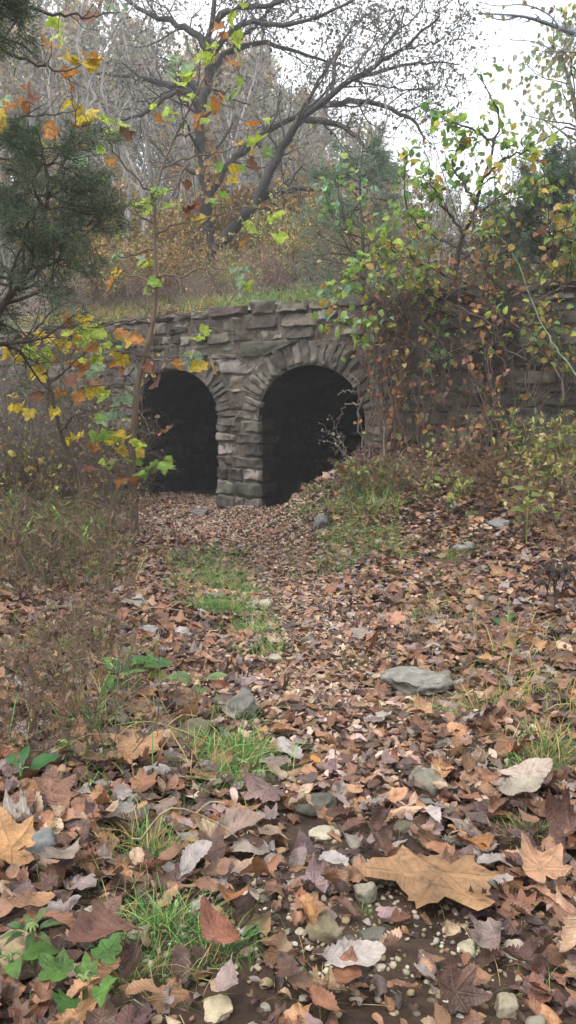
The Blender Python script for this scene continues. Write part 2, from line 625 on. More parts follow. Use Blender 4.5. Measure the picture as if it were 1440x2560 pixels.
M_PEBBLE = rough_mat('pebble', 70, .75, 1.2, .5, .003)
M_MORTAR = rough_mat('mortar', 18, .5, 1.2, .9, .02, use_col=False, base=tuple(lin('5a5148')))
M_LINING = rough_mat('painted_shade_lining', 7, .5, 1.2, .9, .03, use_col=False, base=tuple(lin('2b2723') * .6))  # near-black base colour paints the tunnels' shade into the lining
M_SOIL = rough_mat('leaf_mould_soil', 30, .45, 1.3, .9, .02, use_col=False, base=tuple(lin('4b3a2e')), detail=9)
M_HILL = rough_mat('hillside_litter', 6, .5, 1.3, .9, .05, use_col=False, base=tuple(lin('5f574e')), detail=9)

# ------------------------------------------------------------------ ground and hillside
def sheet(name, xs, ys, zf, mat):
    X, Y = np.meshgrid(xs, ys)
    V = np.stack([X, Y, zf(X, Y)], -1)
    n, m = X.shape
    i = np.arange(n * m).reshape(n, m)
    Q = np.stack([i[:-1, :-1], i[:-1, 1:], i[1:, 1:], i[1:, :-1]], -1).reshape(-1, 4)
    g = Geo()
    g.add(V, Q=Q)
    return g.build(name, mat)


far = np.array([12, 16, 22, 30, 45, 70, 120, 220, 400, 700.])
gx = np.concatenate([-far[::-1], np.arange(-8, 8.01, .07), far])
gy = np.concatenate([-far[::-1], np.arange(-3, 16.01, .07), np.array([17, 19, 22, 30, 45, 70, 120, 220, 400, 700.])])
tag(sheet('ground', gx, gy, ground_z, M_SOIL), kind='structure')

# hillside: laid out along the wall, from just behind its face back to the ridge
ss = np.concatenate([np.linspace(-320, -22, 20), np.arange(-20, 20.01, .25), np.linspace(22, 320, 20)])
tt = np.concatenate([[.16], np.arange(.35, 10, .2), np.linspace(10.5, 90, 90), np.linspace(100, 420, 10)])
S_, T_ = np.meshgrid(ss, tt)
HX = X0[0] + WD[0] * S_ - WN[0] * T_
HY = X0[1] + WD[1] * S_ - WN[1] * T_
g = Geo()
i_ = np.arange(S_.size).reshape(S_.shape)
g.add(np.stack([HX, HY, hill_z(HX, HY)], -1), Q=np.stack([i_[:-1, :-1], i_[:-1, 1:], i_[1:, 1:], i_[1:, :-1]], -1).reshape(-1, 4))
tag(g.build('hillside', M_HILL), kind='structure')

# ------------------------------------------------------------------ the stone culvert
SPR, RZ = 1.27, .70
ARCH = [(-1.57, .87, RZ), (.93, .84, RZ + .01)]     # centre, half width, rise
STONE_PAL = ['5f5950', '69635a', '4e4841', '716a60', '564f47', '625c55', '47423c', '78726a']


def stone(geo, quad, origin, e1, e2, nrm, depth=.05, nu=13, nv=9, joint=.006, col=None, seed=0, clip=None):
    """one rock-faced stone: quad = 4 corners (a, b) ccw from lower-left"""
    q = np.asarray(quad, float)
    cen = q.mean(0)
    q = q + RNG.normal(0, .012, q.shape)
    szu = .5 * (np.linalg.norm(q[1] - q[0]) + np.linalg.norm(q[2] - q[3]))
    szv = .5 * (np.linalg.norm(q[3] - q[0]) + np.linalg.norm(q[2] - q[1]))
    if szu < .03 or szv < .03:
        return
    a = np.linspace(-1, 1, nu)
    b = np.linspace(-1, 1, nv)
    A, B = np.meshgrid(a, b)
    # keep more rows near the edge
    A = np.sign(A) * np.abs(A) ** .6
    B = np.sign(B) * np.abs(B) ** .6
    u, v = (A + 1) / 2, (B + 1) / 2
    p = (q[0] * ((1 - u) * (1 - v))[..., None] + q[1] * (u * (1 - v))[..., None] + q[2] * (u * v)[..., None] + q[3] * ((1 - u) * v)[..., None])
    e = (np.abs(A) ** 7 + np.abs(B) ** 7) ** (1 / 7)
    ins = 1 - joint / max(min(szu, szv), .05) * 2 - .06 * np.clip(e - 1, 0, .2) / .1
    p = cen + (p - cen) * ins[..., None]
    ph = RNG.uniform(0, 100, 3)
    pn = np.concatenate([p * 9, np.zeros(p.shape[:2] + (1,))], -1) + ph
    h = depth * RNG.uniform(.55, 1.25) * np.clip((1.03 - e) / .10, 0, 1) ** .6
    h += (A * RNG.normal(0, .012) + B * RNG.normal(0, .012)) + .026 * fbm(pn * 1.25, 4) - .03 * np.abs(fbm(pn * .9 + 11, 2))
    border = np.zeros_like(h, bool)
    border[0], border[-1], border[:, 0], border[:, -1] = True, True, True, True
    h = np.where(border, -.04, h)
    p = p + .013 * np.stack([fbm(pn * 1.3 + 31, 3), fbm(pn * 1.3 + 57, 3)], -1)
    if clip:
        p[..., 0] = np.clip(p[..., 0], *clip)
    V = origin + p[..., :1] * e1 + p[..., 1:] * e2 + h[..., None] * nrm
    i = np.arange(nu * nv).reshape(nv, nu)
    Q = np.stack([i[:-1, :-1], i[:-1, 1:], i[1:, 1:], i[1:, :-1]], -1).reshape(-1, 4)
    if col is None:
        col = pick(STONE_PAL, 1, jit=.18)[0]
    geo.add(V, Q=Q, C=col)


def ext_s(side, k, z, off):
    """s of an arch's outline (grown by off) at height z; side -1/+1"""
    c, rx, rz = ARCH[k]
    if z <= SPR:
        return c + side * (rx + off)
    q = 1 - ((z - SPR) / (rz + off)) ** 2
    return c + side * (rx + off) * math.sqrt(q) if q > 0 else None


bridge = thing('stone_culvert', 'old grey rubble stone culvert bridge with two dark arched tunnels', 'bridge', X0)
THICK = .40
WS0, WS1 = -11.0, 9.5


def course(geo, s0, s1, z0, z1, o=.0, big=1.0, nu=13, depth=.055, sl=None, sr=None):
    """stones from s0 to s1; sl/sr give slanted ends (bottom, top)"""
    s = s0
    first = True
    while s < s1 - .02:
        w = min((z1 - z0) * RNG.uniform(1.1, 3.8) * big, .62)
        if s1 - (s + w) < .14:
            w = s1 - s
        e = s + w
        last = e >= s1 - .02
        a0, a1 = (sl if first and sl else (s, s))
        b0, b1 = (sr if last and sr else (e, e))
        if not last and RNG.random() < .34 and z1 - z0 > .16:
            zm = z0 + (z1 - z0) * RNG.uniform(.4, .6)
            stone(geo, [(a0, z0), (b0, z0), (b0, zm), (a0, zm)], W(0, 0, o), WD, ZV, WN, depth, nu)
            stone(geo, [(a1, zm), (b1, zm), (b1, z1), (a1, z1)], W(0, 0, o), WD, ZV, WN, depth, nu)
        else:
            j0, j1 = (0, 0) if last else RNG.normal(0, .015, 2)
            stone(geo, [(a0, z0), (b0 + j0, z0), (b1 + j1, z1), (a1, z1)], W(0, 0, o), WD, ZV, WN, depth, nu)
        s = e
        first = False


def top_z(s):
    return 2.80 + .05 * n2(np.array([s]), np.array([0.]), .7, 21)[0] + (-.05 if s < -2 else 0)


gw, gc = Geo(), Geo()
z = -.25
courses = []
while z < 2.66:
    h = RNG.choice([.07, .09, .12, .15, .18, .22])
    courses.append((z, min(z + h, 2.68)))
    z += h
for z0, z1 in courses:
    if z1 - z0 < .05:
        continue
    # spans outside both rings (and the pier below the springing)
    off = THICK - .05
    zc0, zc1 = z0, z1
    L0, L1 = (ext_s(-1, 0, zc, off) for zc in (zc0, zc1))
    R0, R1 = (ext_s(1, 1, zc, off) for zc in (zc0, zc1))
    m0a, m0b = (ext_s(1, 0, zc, off) for zc in (zc0, zc1))
    m1a, m1b = (ext_s(-1, 1, zc, off) for zc in (zc0, zc1))
    fill = lambda a, b: b if a is None else a
    if z1 <= SPR:
        course(gw, WS0, ext_s(-1, 0, 0, .0), z0, z1)
        course(gw, ext_s(1, 1, 0, 0.0), WS1, z0, z1)
        continue
    if L1 is None and L0 is None:
        course(gw, WS0, WS1, z0, z1)
        continue
    cl = ARCH[0][0]
    cr = ARCH[1][0]
    l = (fill(L0, cl), fill(L1, cl))
    r = (fill(R0, cr), fill(R1, cr))
    course(gw, WS0, min(l), z0, z1, sr=l)
    course(gw, max(r), WS1, z0, z1, sl=r)
    ma = (fill(m0a, cl), fill(m0b, cl))
    mb = (fill(m1a, cr), fill(m1b, cr))
    if min(mb) - max(ma) > .03:
        course(gw, max(ma), min(mb), z0, z1, sl=ma, sr=mb)
# ragged coping course
s = WS0
while s < WS1:
    w = RNG.uniform(.25, .75)
    if RNG.random() < .86:
        zt = top_z(s) + RNG.uniform(-.03, .04)
        stone(gc, [(s, 2.68), (s + w, 2.68), (s + w, zt), (s, zt)], W(0, 0, .03), WD, ZV, WN, .06)
        # its flat top reaching back under the soil
        stone(gc, [(s, -.36), (s + w, -.36), (s + w, .06), (s, .06)], W(0, zt - .03, 0), WD, WN, ZV, .035, 7, 5)
    s += w
gw.build('wall_face', M_STONE, bridge)
gc.build('coping', M_STONE, bridge)

# mortar backing with the two openings cut out
gm = Geo()
cols_ = [WS0, -6, -4]
for c, rx, rz in ARCH:
    cols_ += [c - rx - .02 - .001] + [c - (rx + .02) * math.cos(t) for t in np.linspace(0, math.pi, 41)] + [c + rx + .02 + .001]
cols_ += [4, 6, WS1]


def bottom(s):
    for c, rx, rz in ARCH:
        q = 1 - ((s - c) / (rx + .02)) ** 2
        if q >= 0:
            return SPR + (rz + .02) * math.sqrt(q)
    return -.5


for a, b in zip(cols_[:-1], cols_[1:]):
    za, zb = bottom(a), bottom(b)
    if abs(za - zb) > .9:
        za = zb = (-.5 if b - a > .05 else max(za, zb))
    gm.add([W(a, za, .018), W(b, zb, .018), W(b, 2.70, .018), W(a, 2.70, .018)], Q=[[0, 1, 2, 3]])
gm.add([W(WS0, 2.70, .018), W(WS1, 2.70, .018), W(WS1, 2.70, -.4), W(WS0, 2.70, -.4)], Q=[[0, 1, 2, 3]])
gm.build('mortar_core', M_MORTAR, bridge, smooth=False)

# pier between the tunnels, its side face in the nearer tunnel, and the tunnel walls' first metres
gpier, gtw, gtw2 = Geo(), Geo(), Geo()
PL, PR = ARCH[0][0] + ARCH[0][1], ARCH[1][0] - ARCH[1][1]
zz = [-.3, -.02, .2, .42, .6, .77, .95, 1.1, SPR + .02]
for k, (z0, z1) in enumerate(zip(zz[:-1], zz[1:])):
    fl = .05 * max(0, .5 - z0)
    cuts = [PL - .02, PL + RNG.uniform(.2, .36), PL + RNG.uniform(.45, .58), PR + .02] if k % 2 else [PL - .02, PL + RNG.uniform(.28, .5), PR + .02]
    for a, b in zip(cuts[:-1], cuts[1:]):
        stone(gpier, [(a, z0), (b, z0), (b, z1), (a, z1)], W(0, 0, .008 + fl), WD, ZV, WN, .042, 15, 9)
    # side face of the pier inside the nearer tunnel: the first stones are the pier's corner blocks, the rest tunnel wall
    d0 = 0.0
    while d0 < 4.5:
        w = RNG.uniform(.18, .42)
        shade_col = pick(['3a342e', '332e29', '403932'], 1)[0] * .35  # tunnel shade painted into the stone colour
        stone(gpier if d0 < .01 else gtw, [(d0, z0), (d0 + w, z0), (d0 + w, z1), (d0, z1)], W(PR - .015, 0, 0), -WN, ZV, WD, .035, 9, 7, col=shade_col * (2.2 if d0 < .01 else 1))  # corner block gets a weaker dose of the painted shade
        d0 += w
    d0 = 0.0
    while d0 < 3.5:
        w = RNG.uniform(.3, .6)
        shade_col = pick(['3a342e', '332e29', '403932'], 1)[0] * (.9 if d0 < .01 else .3)  # painted shade: colour drops sharply behind the first block
        stone(gtw2, [(d0, z0), (d0 + w, z0), (d0 + w, z1), (d0, z1)], W(ARCH[0][0] - ARCH[0][1] - .01, 0, 0), -WN, ZV, WD, .05, 9, 7, col=shade_col)
        d0 += w
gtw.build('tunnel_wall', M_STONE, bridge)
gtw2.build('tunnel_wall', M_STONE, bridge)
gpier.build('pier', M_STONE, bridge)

# arch rings
for k, (c, rx, rz) in enumerate(ARCH):
    ga = Geo()
    th = -.12
    lim = (-9, -.315) if k == 0 else (-.305, 9)
    while th < math.pi + .1:
        dt = RNG.uniform(.085, .15)
        t0, t1 = th, th + dt
        tk = THICK * RNG.uniform(.82, 1.12)
        pt = lambda t, o: (c - (rx + o) * math.cos(t), SPR + (rz + o) * math.sin(t))
        q = [pt(t1, 0), pt(t0, 0), pt(t0, tk), pt(t1, tk)]
        # order ccw seen from the front: along the ring = first axis
        q = [pt(t0, -.0), pt(t1, -.0), pt(t1, tk), pt(t0, tk)]
        stone(ga, q, W(0, 0, .012), WD, ZV, WN, .05, 7, 11, joint=.005, clip=lim, col=pick(['5f5951', '69635a', '524c45', '6f685f', '57524a'], 1, jit=.15)[0])
        th += dt
    ga.build('arch_ring', M_STONE, bridge)
    # tunnel lining
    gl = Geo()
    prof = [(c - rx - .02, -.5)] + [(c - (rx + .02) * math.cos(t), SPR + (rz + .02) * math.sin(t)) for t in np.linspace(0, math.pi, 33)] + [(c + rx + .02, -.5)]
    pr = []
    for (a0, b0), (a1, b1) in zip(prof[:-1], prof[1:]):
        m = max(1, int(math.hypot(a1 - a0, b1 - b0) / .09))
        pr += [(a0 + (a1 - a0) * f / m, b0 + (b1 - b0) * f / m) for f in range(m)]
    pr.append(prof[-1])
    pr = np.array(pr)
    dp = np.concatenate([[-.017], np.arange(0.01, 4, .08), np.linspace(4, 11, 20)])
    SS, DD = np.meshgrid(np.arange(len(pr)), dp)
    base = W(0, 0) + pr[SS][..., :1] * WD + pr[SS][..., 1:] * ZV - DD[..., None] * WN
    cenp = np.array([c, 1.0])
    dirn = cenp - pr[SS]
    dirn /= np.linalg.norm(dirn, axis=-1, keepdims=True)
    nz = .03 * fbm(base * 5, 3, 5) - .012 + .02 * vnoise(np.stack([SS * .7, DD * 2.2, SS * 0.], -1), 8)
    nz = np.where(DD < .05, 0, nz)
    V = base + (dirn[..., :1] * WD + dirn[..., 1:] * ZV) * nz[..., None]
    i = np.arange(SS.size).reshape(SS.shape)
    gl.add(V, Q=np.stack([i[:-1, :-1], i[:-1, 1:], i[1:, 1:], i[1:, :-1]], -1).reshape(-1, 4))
    gl.add([W(c - 1.2, -.5, -10.9), W(c + 1.2, -.5, -10.9), W(c + 1.2, 2.4, -10.9), W(c - 1.2, 2.4, -10.9)], Q=[[0, 1, 2, 3]])  # end wall added to close the tunnel and keep it dark
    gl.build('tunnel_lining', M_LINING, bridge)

# ------------------------------------------------------------------ rocks
LAND = []       # landmarks for naming fallen leaves


def rock(u, v, wpx, hpx, label, colr, seed, flat=.5, name='rock', rot=None, depth_ratio=.8, facets=5, land=None, sink=.25, grp=None):
    p = gp(u, v + hpx * .25)
    wid = wpx / F * p[1] * 1.02
    hgt = hpx / F * p[1] * (.62 if v > 1900 else .82)
    rg = np.random.default_rng(seed)
    bm = bmesh.new()
    bmesh.ops.create_icosphere(bm, subdivisions=4 if wpx > 60 else 3, radius=1)
    V = np.array([x.co[:] for x in bm.verts])
    Fc = np.array([[x.index for x in f.verts] for f in bm.faces])
    bm.free()
    for k in range(facets + 3):
        d = unit(rg.standard_normal(3) * np.array([1, 1, .7]))
        lim_ = rg.uniform(.5, .85)
        ex = np.maximum(V @ d - lim_, 0)
        V = V - ex[:, None] * d * .9
    V = V * (1 + .13 * fbm(V * 1.7 + seed, 3, seed)[:, None]) + .06 * fbm(V * 5 + seed * 3, 4, seed)[:, None] * V
    V[:, 2] = np.minimum(V[:, 2], flat + .18 * fbm(V * 2.5 + 7, 2, seed))
    V /= np.abs(V).max(0)
    a = rg.uniform(-.5, .5) if rot is None else rot
    V = V * np.array([wid / 2, wid / 2 * depth_ratio, hgt * .75])
    V = np.stack([V[:, 0] * math.cos(a) - V[:, 1] * math.sin(a), V[:, 0] * math.sin(a) + V[:, 1] * math.cos(a), V[:, 2] + V[:, 0] * rg.uniform(-.15, .15)], -1)
    g = Geo()
    g.add(V, T=Fc, C=lin(colr))
    me = g.mesh(name, M_ROCK)
    o = bpy.data.objects.new(name, me)
    COL.objects.link(o)
    o.location = (p[0], p[1], p[2] + max(hgt * .92 - V[:, 2].max(), -V[:, 2].min() * .2))
    tag(o, label, 'rock' if name == 'rock' else 'stone', grp)
    if land:
        LAND.append((p, land))
    return o


KEEP = []
ROCKS = [
    (1040, 1712, 190, 95, 'broad flat-topped grey rock half sunk in leaves beside the path', '817d74', 1, .35, 'the flat-topped grey rock'),
    (605, 1770, 105, 95, 'angular dark grey rock with a sharp slanted face at the path edge', '76726c', 2, .8, 'the angular slanted rock'),
    (500, 1830, 90, 80, 'mossy brown rock leaning below the angular slanted rock', '6d6250', 3, .7, 'the mossy brown rock'),
    (320, 1650, 66, 70, 'small upright mossy rock behind the green leafy seedling', '6b6553', 4, .8, 'the upright mossy rock'),
    (368, 1583, 70, 34, 'low flat grey rock among leaves uphill of the upright mossy rock', '84807a', 5, .35, 'the low flat grey rock'),
    (75, 2110, 145, 85, 'rough bluish grey rock with pale streaks poking out of leaves', '7d7f7c', 6, .6, 'the bluish grey rock'),
    (25, 2385, 150, 160, 'big tan rock cut off by the picture edge beside a wild plant', '9d8a6c', 7, .6, 'the big tan rock'),
    (1072, 1950, 110, 75, 'lumpy grey rock with green moss below the flat-topped grey rock', '7b7567', 8, .6, 'the lumpy mossy rock'),
    (790, 2012, 110, 55, 'low dark wet rock beside the bare muddy patch', '59554b', 9, .5, 'the low dark wet rock'),
    (813, 2090, 85, 52, 'smooth cream coloured stone lying on bare mud', 'b3a891', 10, .6, 'the smooth cream stone'),
    (1010, 2062, 65, 45, 'dark olive rock tucked under pale oak leaves', '615b4c', 11, .6, 'the dark olive rock'),
    (915, 2230, 70, 90, 'knobbly grey stone standing among grass and oak leaves', '8d8674', 12, .8, 'the knobbly grey stone'),
    (900, 2150, 55, 40, 'grey stone wedged under a curled tan leaf', '777266', 13, .6, None),
    (812, 2315, 100, 95, 'cluster-topped tan stone in the gravel beside the mossy wet rock', '94876c', 14, .6, 'the tan gravel stone'),
    (890, 2385, 120, 90, 'dark wet rock with green moss in the gravelly mud', '5d5a50', 15, .55, 'the mossy wet rock'),
    (930, 2335, 85, 60, 'dark grey rock just behind the mossy wet rock', '646158', 16, .6, None),
    (1172, 2372, 62, 42, 'pale rounded stone alone on dark mouldy leaves', 'b0a88e', 17, .6, 'the pale rounded stone'),
    (1290, 2377, 80, 58, 'pale two-toned stone with a white broken face', 'b5aa95', 18, .7, 'the white-faced stone'),
    (1260, 2510, 80, 90, 'tan grey stone at the lower picture edge beside dry grass', '938973', 19, .7, 'the tan grey stone'),
    (1340, 2560, 60, 80, 'grey pointed stone at the bottom edge of the picture', '8a8474', 20, .8, None),
    (800, 1305, 42, 46, 'upright dark grey rock in grass below the larger tunnel', '6b6b68', 21, .9, 'the upright dark rock'),
    (1248, 1312, 58, 24, 'flat grey rock in leaves at the foot of the vine tangle', '7d7b78', 22, .4, 'the flat rock by the vines'),
    (500, 1281, 62, 18, 'long low grey rock in the gravel wash below the pier', '6a6764', 23, .4, None),
    (270, 1245, 62, 34, 'grey block fallen at the smaller tunnel mouth', '6d6a64', 24, .6, None),
    (160, 1232, 40, 24, 'small grey block among leaves on the shaded bank', '6d6a64', 25, .6, None),
    (640, 1945, 85, 42, 'pale grey flat stone under the long green grass tuft', '9b9486', 26, .4, 'the pale flat stone'),
    (1160, 1372, 46, 24, 'small grey rock in the leafy slope beside a green tuft', '85827c', 27, .6, 'the small slope rock'),
    (660, 1510, 40, 26, 'pale tan stone at the edge of the grass by the path', 'ab9f8d', 28, .6, 'the pale tan stone'),
    (960, 1545, 42, 26, 'dull grey stone on the path among small leaves', '8b8377', 29, .6, 'the dull path stone'),
    (690, 1650, 40, 26, 'small buff stone in the trodden leaves of the path', 'a59b88', 30, .6, 'the small buff stone'),
    (215, 2290, 80, 45, 'broken cream stone beside black soil under the big tan rock', 'b0a693', 31, .6, 'the broken cream stone'),
    (545, 2520, 110, 40, 'splintered cream piece of wood-like rock in wet mud', 'b5a68a', 32, .4, 'the splintered cream rock'),
]
for (u, v, w, h, lab, c, sd, fl, ld) in ROCKS:
    q_ = gp(u, v + h * .25)
    KEEP.append((q_[0], q_[1] - .15 * h / F * q_[1], w / F * q_[1] * (.62 if v > 1900 else .52), .96))
    rock(u, v, w, h * (.7 if sd == 1 else 1), lab, c, sd, fl, land=ld, depth_ratio=1.0)
STONES = [(835, 2100), (700, 2395), (780, 2440), (820, 2410), (665, 2460), (735, 2445), (640, 2420), (760, 2500), (735, 2360), (865, 2300), (890, 2505),
          (1085, 2485), (1145, 2480), (1115, 2505), (1230, 2300), (1205, 2320), (1300, 2445), (665, 2520), (720, 2530), (840, 2540), (950, 2420), (985, 2530),
          (1040, 2540), (1150, 2545), (1200, 2450), (750, 2330), (1400, 2350), (1385, 2480), (600, 2330), (620, 2380), (580, 2440), (870, 2440), (1330, 2300)]
shp = ['rounded', 'angular', 'chipped', 'lumpy', 'wedge-shaped']
hue = [('cream', 'b8ad98'), ('buff', 'a8987c'), ('grey', '8f897c'), ('white', 'c5bfb2'), ('tan', '9a8868')]
named = [x for x in LAND]
seen_lab = set()
for k, (u, v) in enumerate(STONES):
    sz = random.uniform(22, 44)
    p = gp(u, v)
    d = sorted((np.linalg.norm(p[:2] - q[:2]), nm, q) for q, nm in named)[0]
    cm = max(1, int(round(d[0] * 100)))
    hn, hc = hue[k % 5]
    lab = f'{shp[(k * 3) % 5]} {hn} stone in the mud about {cm} cm from {d[1]}'
    rock(u, v, sz, sz * random.uniform(.5, .8), lab, hc, 50 + k, .6, name='small_stone', grp='small stones on the bare mud')

# ------------------------------------------------------------------ gravel
ico = bmesh.new()
bmesh.ops.create_icosphere(ico, subdivisions=1, radius=.5)
IV = np.array([x.co[:] for x in ico.verts])
IT = np.array([[x.index for x in f.verts] for f in ico.faces])
ico.free()
PEB = []
for k in range(6):
    q = IV * (1 + .25 * np.random.default_rng(k).standard_normal((len(IV), 1)))
    PEB.append((q * np.array([1, .75, .55]), IT, np.zeros((len(IV), 3))))


def rand_rot(n):
    a = RNG.uniform(0, 2 * math.pi, n)
    y = np.stack([np.cos(a), np.sin(a), RNG.normal(0, .3, n)], -1)
    return mats_from(y, np.tile(ZV, (n, 1)) + RNG.normal(0, .25, (n, 3)))


gg = Geo()


def gravel(n, xf, yr, wid, sz, pal):
    y = RNG.uniform(*yr, n)
    x = xf(y) + RNG.normal(0, 1, n) * wid
    s_ = RNG.uniform(*sz, n) * RNG.uniform(.6, 1.3, n)
    s, o = so(x, y)
    ok = (o > -1.2)
    x, y, s_ = x[ok], y[ok], s_[ok]
    pos = np.stack([x, y, ground_z(x, y) + s_ * .15], -1)
    add_leaves(gg, PEB, pos, rand_rot(len(x)), s_, pick(pal, len(x)))


GP = ['b8a594', 'a8937f', '957f6f', 'c8b8a8', '84705f', 'b59c86']
gravel(8000, lambda y: path_x(y), (7.0, 12.6), .5, (.012, .04), GP)
gravel(3500, lambda y: -1.4 + 0 * y, (8.6, 13), .7, (.012, .045), GP)
gravel(1600, lambda y: path_x(y), (3.2, 6.5), .2, (.007, .024), GP)
gravel(700, lambda y: path_x(y) + .05, (1.5, 3.2), .16, (.006, .022), GP)
gravel(1100, lambda y: .05 + 0 * y, (.68, 1.0), .17, (.002, .010), ['978a76', '84765f', 'a89c88', '6b5f50', 'ada38f'])
tag(gg.build('gravel', M_PEBBLE), 'pale beige gravel washed along the path and tunnel floor', 'gravel', kind='stuff')

# ------------------------------------------------------------------ fallen leaves
PAL = [('tan orange', '9a7353'), ('warm brown', '86634d'), ('dark brown', '553d32'), ('purple brown', '5c4743'), ('grey', '90857e'), ('rusty', '7d553e'), ('pale tan', 'a98d74'), ('mauve grey', '83706a')]
PALH = [c for _, c in PAL]
PW = [9, 30, 19, 11, 7, 11, 9, 9]


TUFTS = [
    (590, 1905, 0.112, 170, 0.042, 0.119, .85, 'lush long green grass tuft below the angular slanted rock'),
    (620, 1960, 0.070, 80, 0.035, 0.084, .8, 'short green grass tuft on the pale flat stone'),
    (400, 2330, 0.055, 210, 0.021, 0.063, .9, 'thick bright green grass tuft beside the propped orange leaf'),
    (380, 2140, 0.061, 120, 0.028, 0.088, .6, 'thin green and straw grass tuft below the torn tan leaf'),
    (320, 2460, 0.050, 120, 0.017, 0.050, .45, 'sparse straw grass tuft with bent stalks by the mud edge'),
    (1370, 1880, 0.119, 230, 0.035, 0.091, .35, 'dense straw coloured grass tuft under a long mauve oak leaf'),
    (1345, 1925, 0.070, 120, 0.028, 0.070, .6, 'low mossy green grass tuft under the dense straw tuft'),
    (1075, 1790, 0.112, 130, 0.028, 0.084, .15, 'dry yellow grass fringe in front of the flat-topped grey rock'),
    (1320, 2085, 0.055, 110, 0.022, 0.055, .4, 'small straw green grass tuft below the long greenish grey leaf'),
    (905, 2285, 0.021, 70, 0.013, 0.025, .85, 'tiny green grass tuft at the foot of the knobbly grey stone'),
    (1250, 1770, 0.084, 90, 0.035, 0.084, .5, 'yellow green grass tuft beside the flat-topped grey rock'),
    (620, 1590, 0.160, 170, 0.060, 0.140, .8, 'green grass tuft at the path edge above the angular slanted rock'),
    (540, 1525, 0.200, 190, 0.060, 0.150, .85, 'broad green grass tuft by the path near the pale tan stone'),
    (610, 1480, 0.180, 150, 0.050, 0.130, .85, 'small green grass tuft spilling on the path bend'),
    (690, 1640, 0.100, 60, 0.050, 0.110, .5, 'thin grass tuft by the small buff stone'),
    (900, 1660, 0.120, 50, 0.050, 0.100, .2, 'dry sparse grass tuft in the middle of the leafy slope'),
    (1130, 1395, 0.150, 110, 0.060, 0.130, .6, 'bluish green tuft beside the small slope rock'),
    (240, 1830, 0.084, 60, 0.056, 0.140, .8, 'wide-bladed green tuft among dead stems'),
    (1060, 2260, 0.038, 70, 0.013, 0.034, .3, 'thin dry tuft under the large tan sycamore leaf'),
    (560, 2385, 0.042, 60, 0.021, 0.067, .9, 'long flat green blades lying towards the mud'),
]
for (u, v, r, n, h0, h1, gr, lab) in TUFTS:
    q_ = gp(u, v)
    KEEP.append((q_[0], q_[1], r * 1.0, .8))


def kept_out(x, y):
    k = np.zeros(len(x), bool)
    for a, b, r, p in KEEP:
        k |= ((x - a) ** 2 + (y - b) ** 2 < r * r) & (RNG.random(len(x)) < p)
    return k


def litter_pos(n, y0, y1, marg=.8):
    y = np.sqrt(RNG.uniform(y0 ** 2, y1 ** 2, n)) if y1 > 2.2 else RNG.uniform(y0, y1, n)
    x = RNG.uniform(-1, 1, n) * (.43 * y + marg)
    return x, y


def litter(geo, tm, n, y0, y1, s0, s1, tilt, lift, marg=.8, pathscale=.72, wts=PW, dark=1.0):
    x, y = litter_pos(n, y0, y1, marg)
    lat = np.abs(x - path_x(y)) / (.16 + .035 * y)
    onp = np.exp(-lat ** 2)
    s, o = so(x, y)
    keep = (o > -.9) & ((o > -.02) | ((np.abs(s + 1.57) < .8) | (np.abs(s - .93) < .75))) & (RNG.random(n) > .34 * onp) & ~((s > -.78) & (s < .12) & (o < .12) & (o > -4))
    mud = np.exp(-(((x - .1) / .2) ** 2 + ((y - .78) / .13) ** 2)) + .7 * np.exp(-(((x - .04) / .08) ** 2 + ((y - 1.14) / .14) ** 2))
    keep &= (RNG.random(n) > .7 * mud) & ~kept_out(x, y)
    x, y, onp = x[keep], y[keep], onp[keep]
    n = len(x)
    sz = RNG.uniform(s0, s1, n) * (1 - (1 - pathscale) * onp)
    a = RNG.uniform(0, 2 * math.pi, n)
    yv = np.stack([np.cos(a), np.sin(a), RNG.normal(0, tilt * .6, n)], -1)
    zv = np.tile(ZV, (n, 1)) + RNG.normal(0, tilt, (n, 3))
    zv[:, 2] = np.where(RNG.random(n) < .4, -1, 1) * np.abs(zv[:, 2])
    pos = np.stack([x, y, ground_z(x, y) + RNG.uniform(.0, lift, n) + .12 * sz * np.abs(yv[:, 2])], -1)
    add_leaves(geo, tm, pos, mats_from(yv, zv), sz, pick(PALH, n, wts, .16) * dark)


gl = Geo()
PATHP = ['b89b88', 'a58672', 'c5ac9a', '8d7061', 'a08879', 'ad8f77', '77604f']
litter(gl, OAK_N, 6000, .9, 3.3, .032, .08, .28, .022)
litter(gl, SYC_N, 2000, .9, 3.3, .032, .085, .28, .022)
litter(gl, OAK_N, 9500, .45, 1.9, .018, .055, .26, .016, marg=1.3)
litter(gl, SYC_N, 2800, .45, 1.9, .018, .055, .26, .016, marg=1.3)
litter(gl, OAK_F, 12000, .45, 1.7, .006, .02, .45, .010, marg=.8, dark=.85)
litter(gl, OAK_F, 9000, .5, 3.3, .010, .03, .4, .012, wts=[4, 10, 30, 26, 8, 6, 8, 10], dark=.75)
litter(gl, OAK_M, 12500, 3.1, 8, .035, .105, .32, .035)
litter(gl, SYC_M, 4800, 3.1, 8, .035, .12, .32, .035)
litter(gl, OAK_F, 9000, 3.1, 8, .016, .045, .4, .015)
litter(gl, SYC_F, 6000, 7.6, 14.5, .05, .12, .35, .04, marg=1.4)
litter(gl, OAK_F, 10000, 7.6, 14.5, .03, .10, .35, .04, marg=1.4)
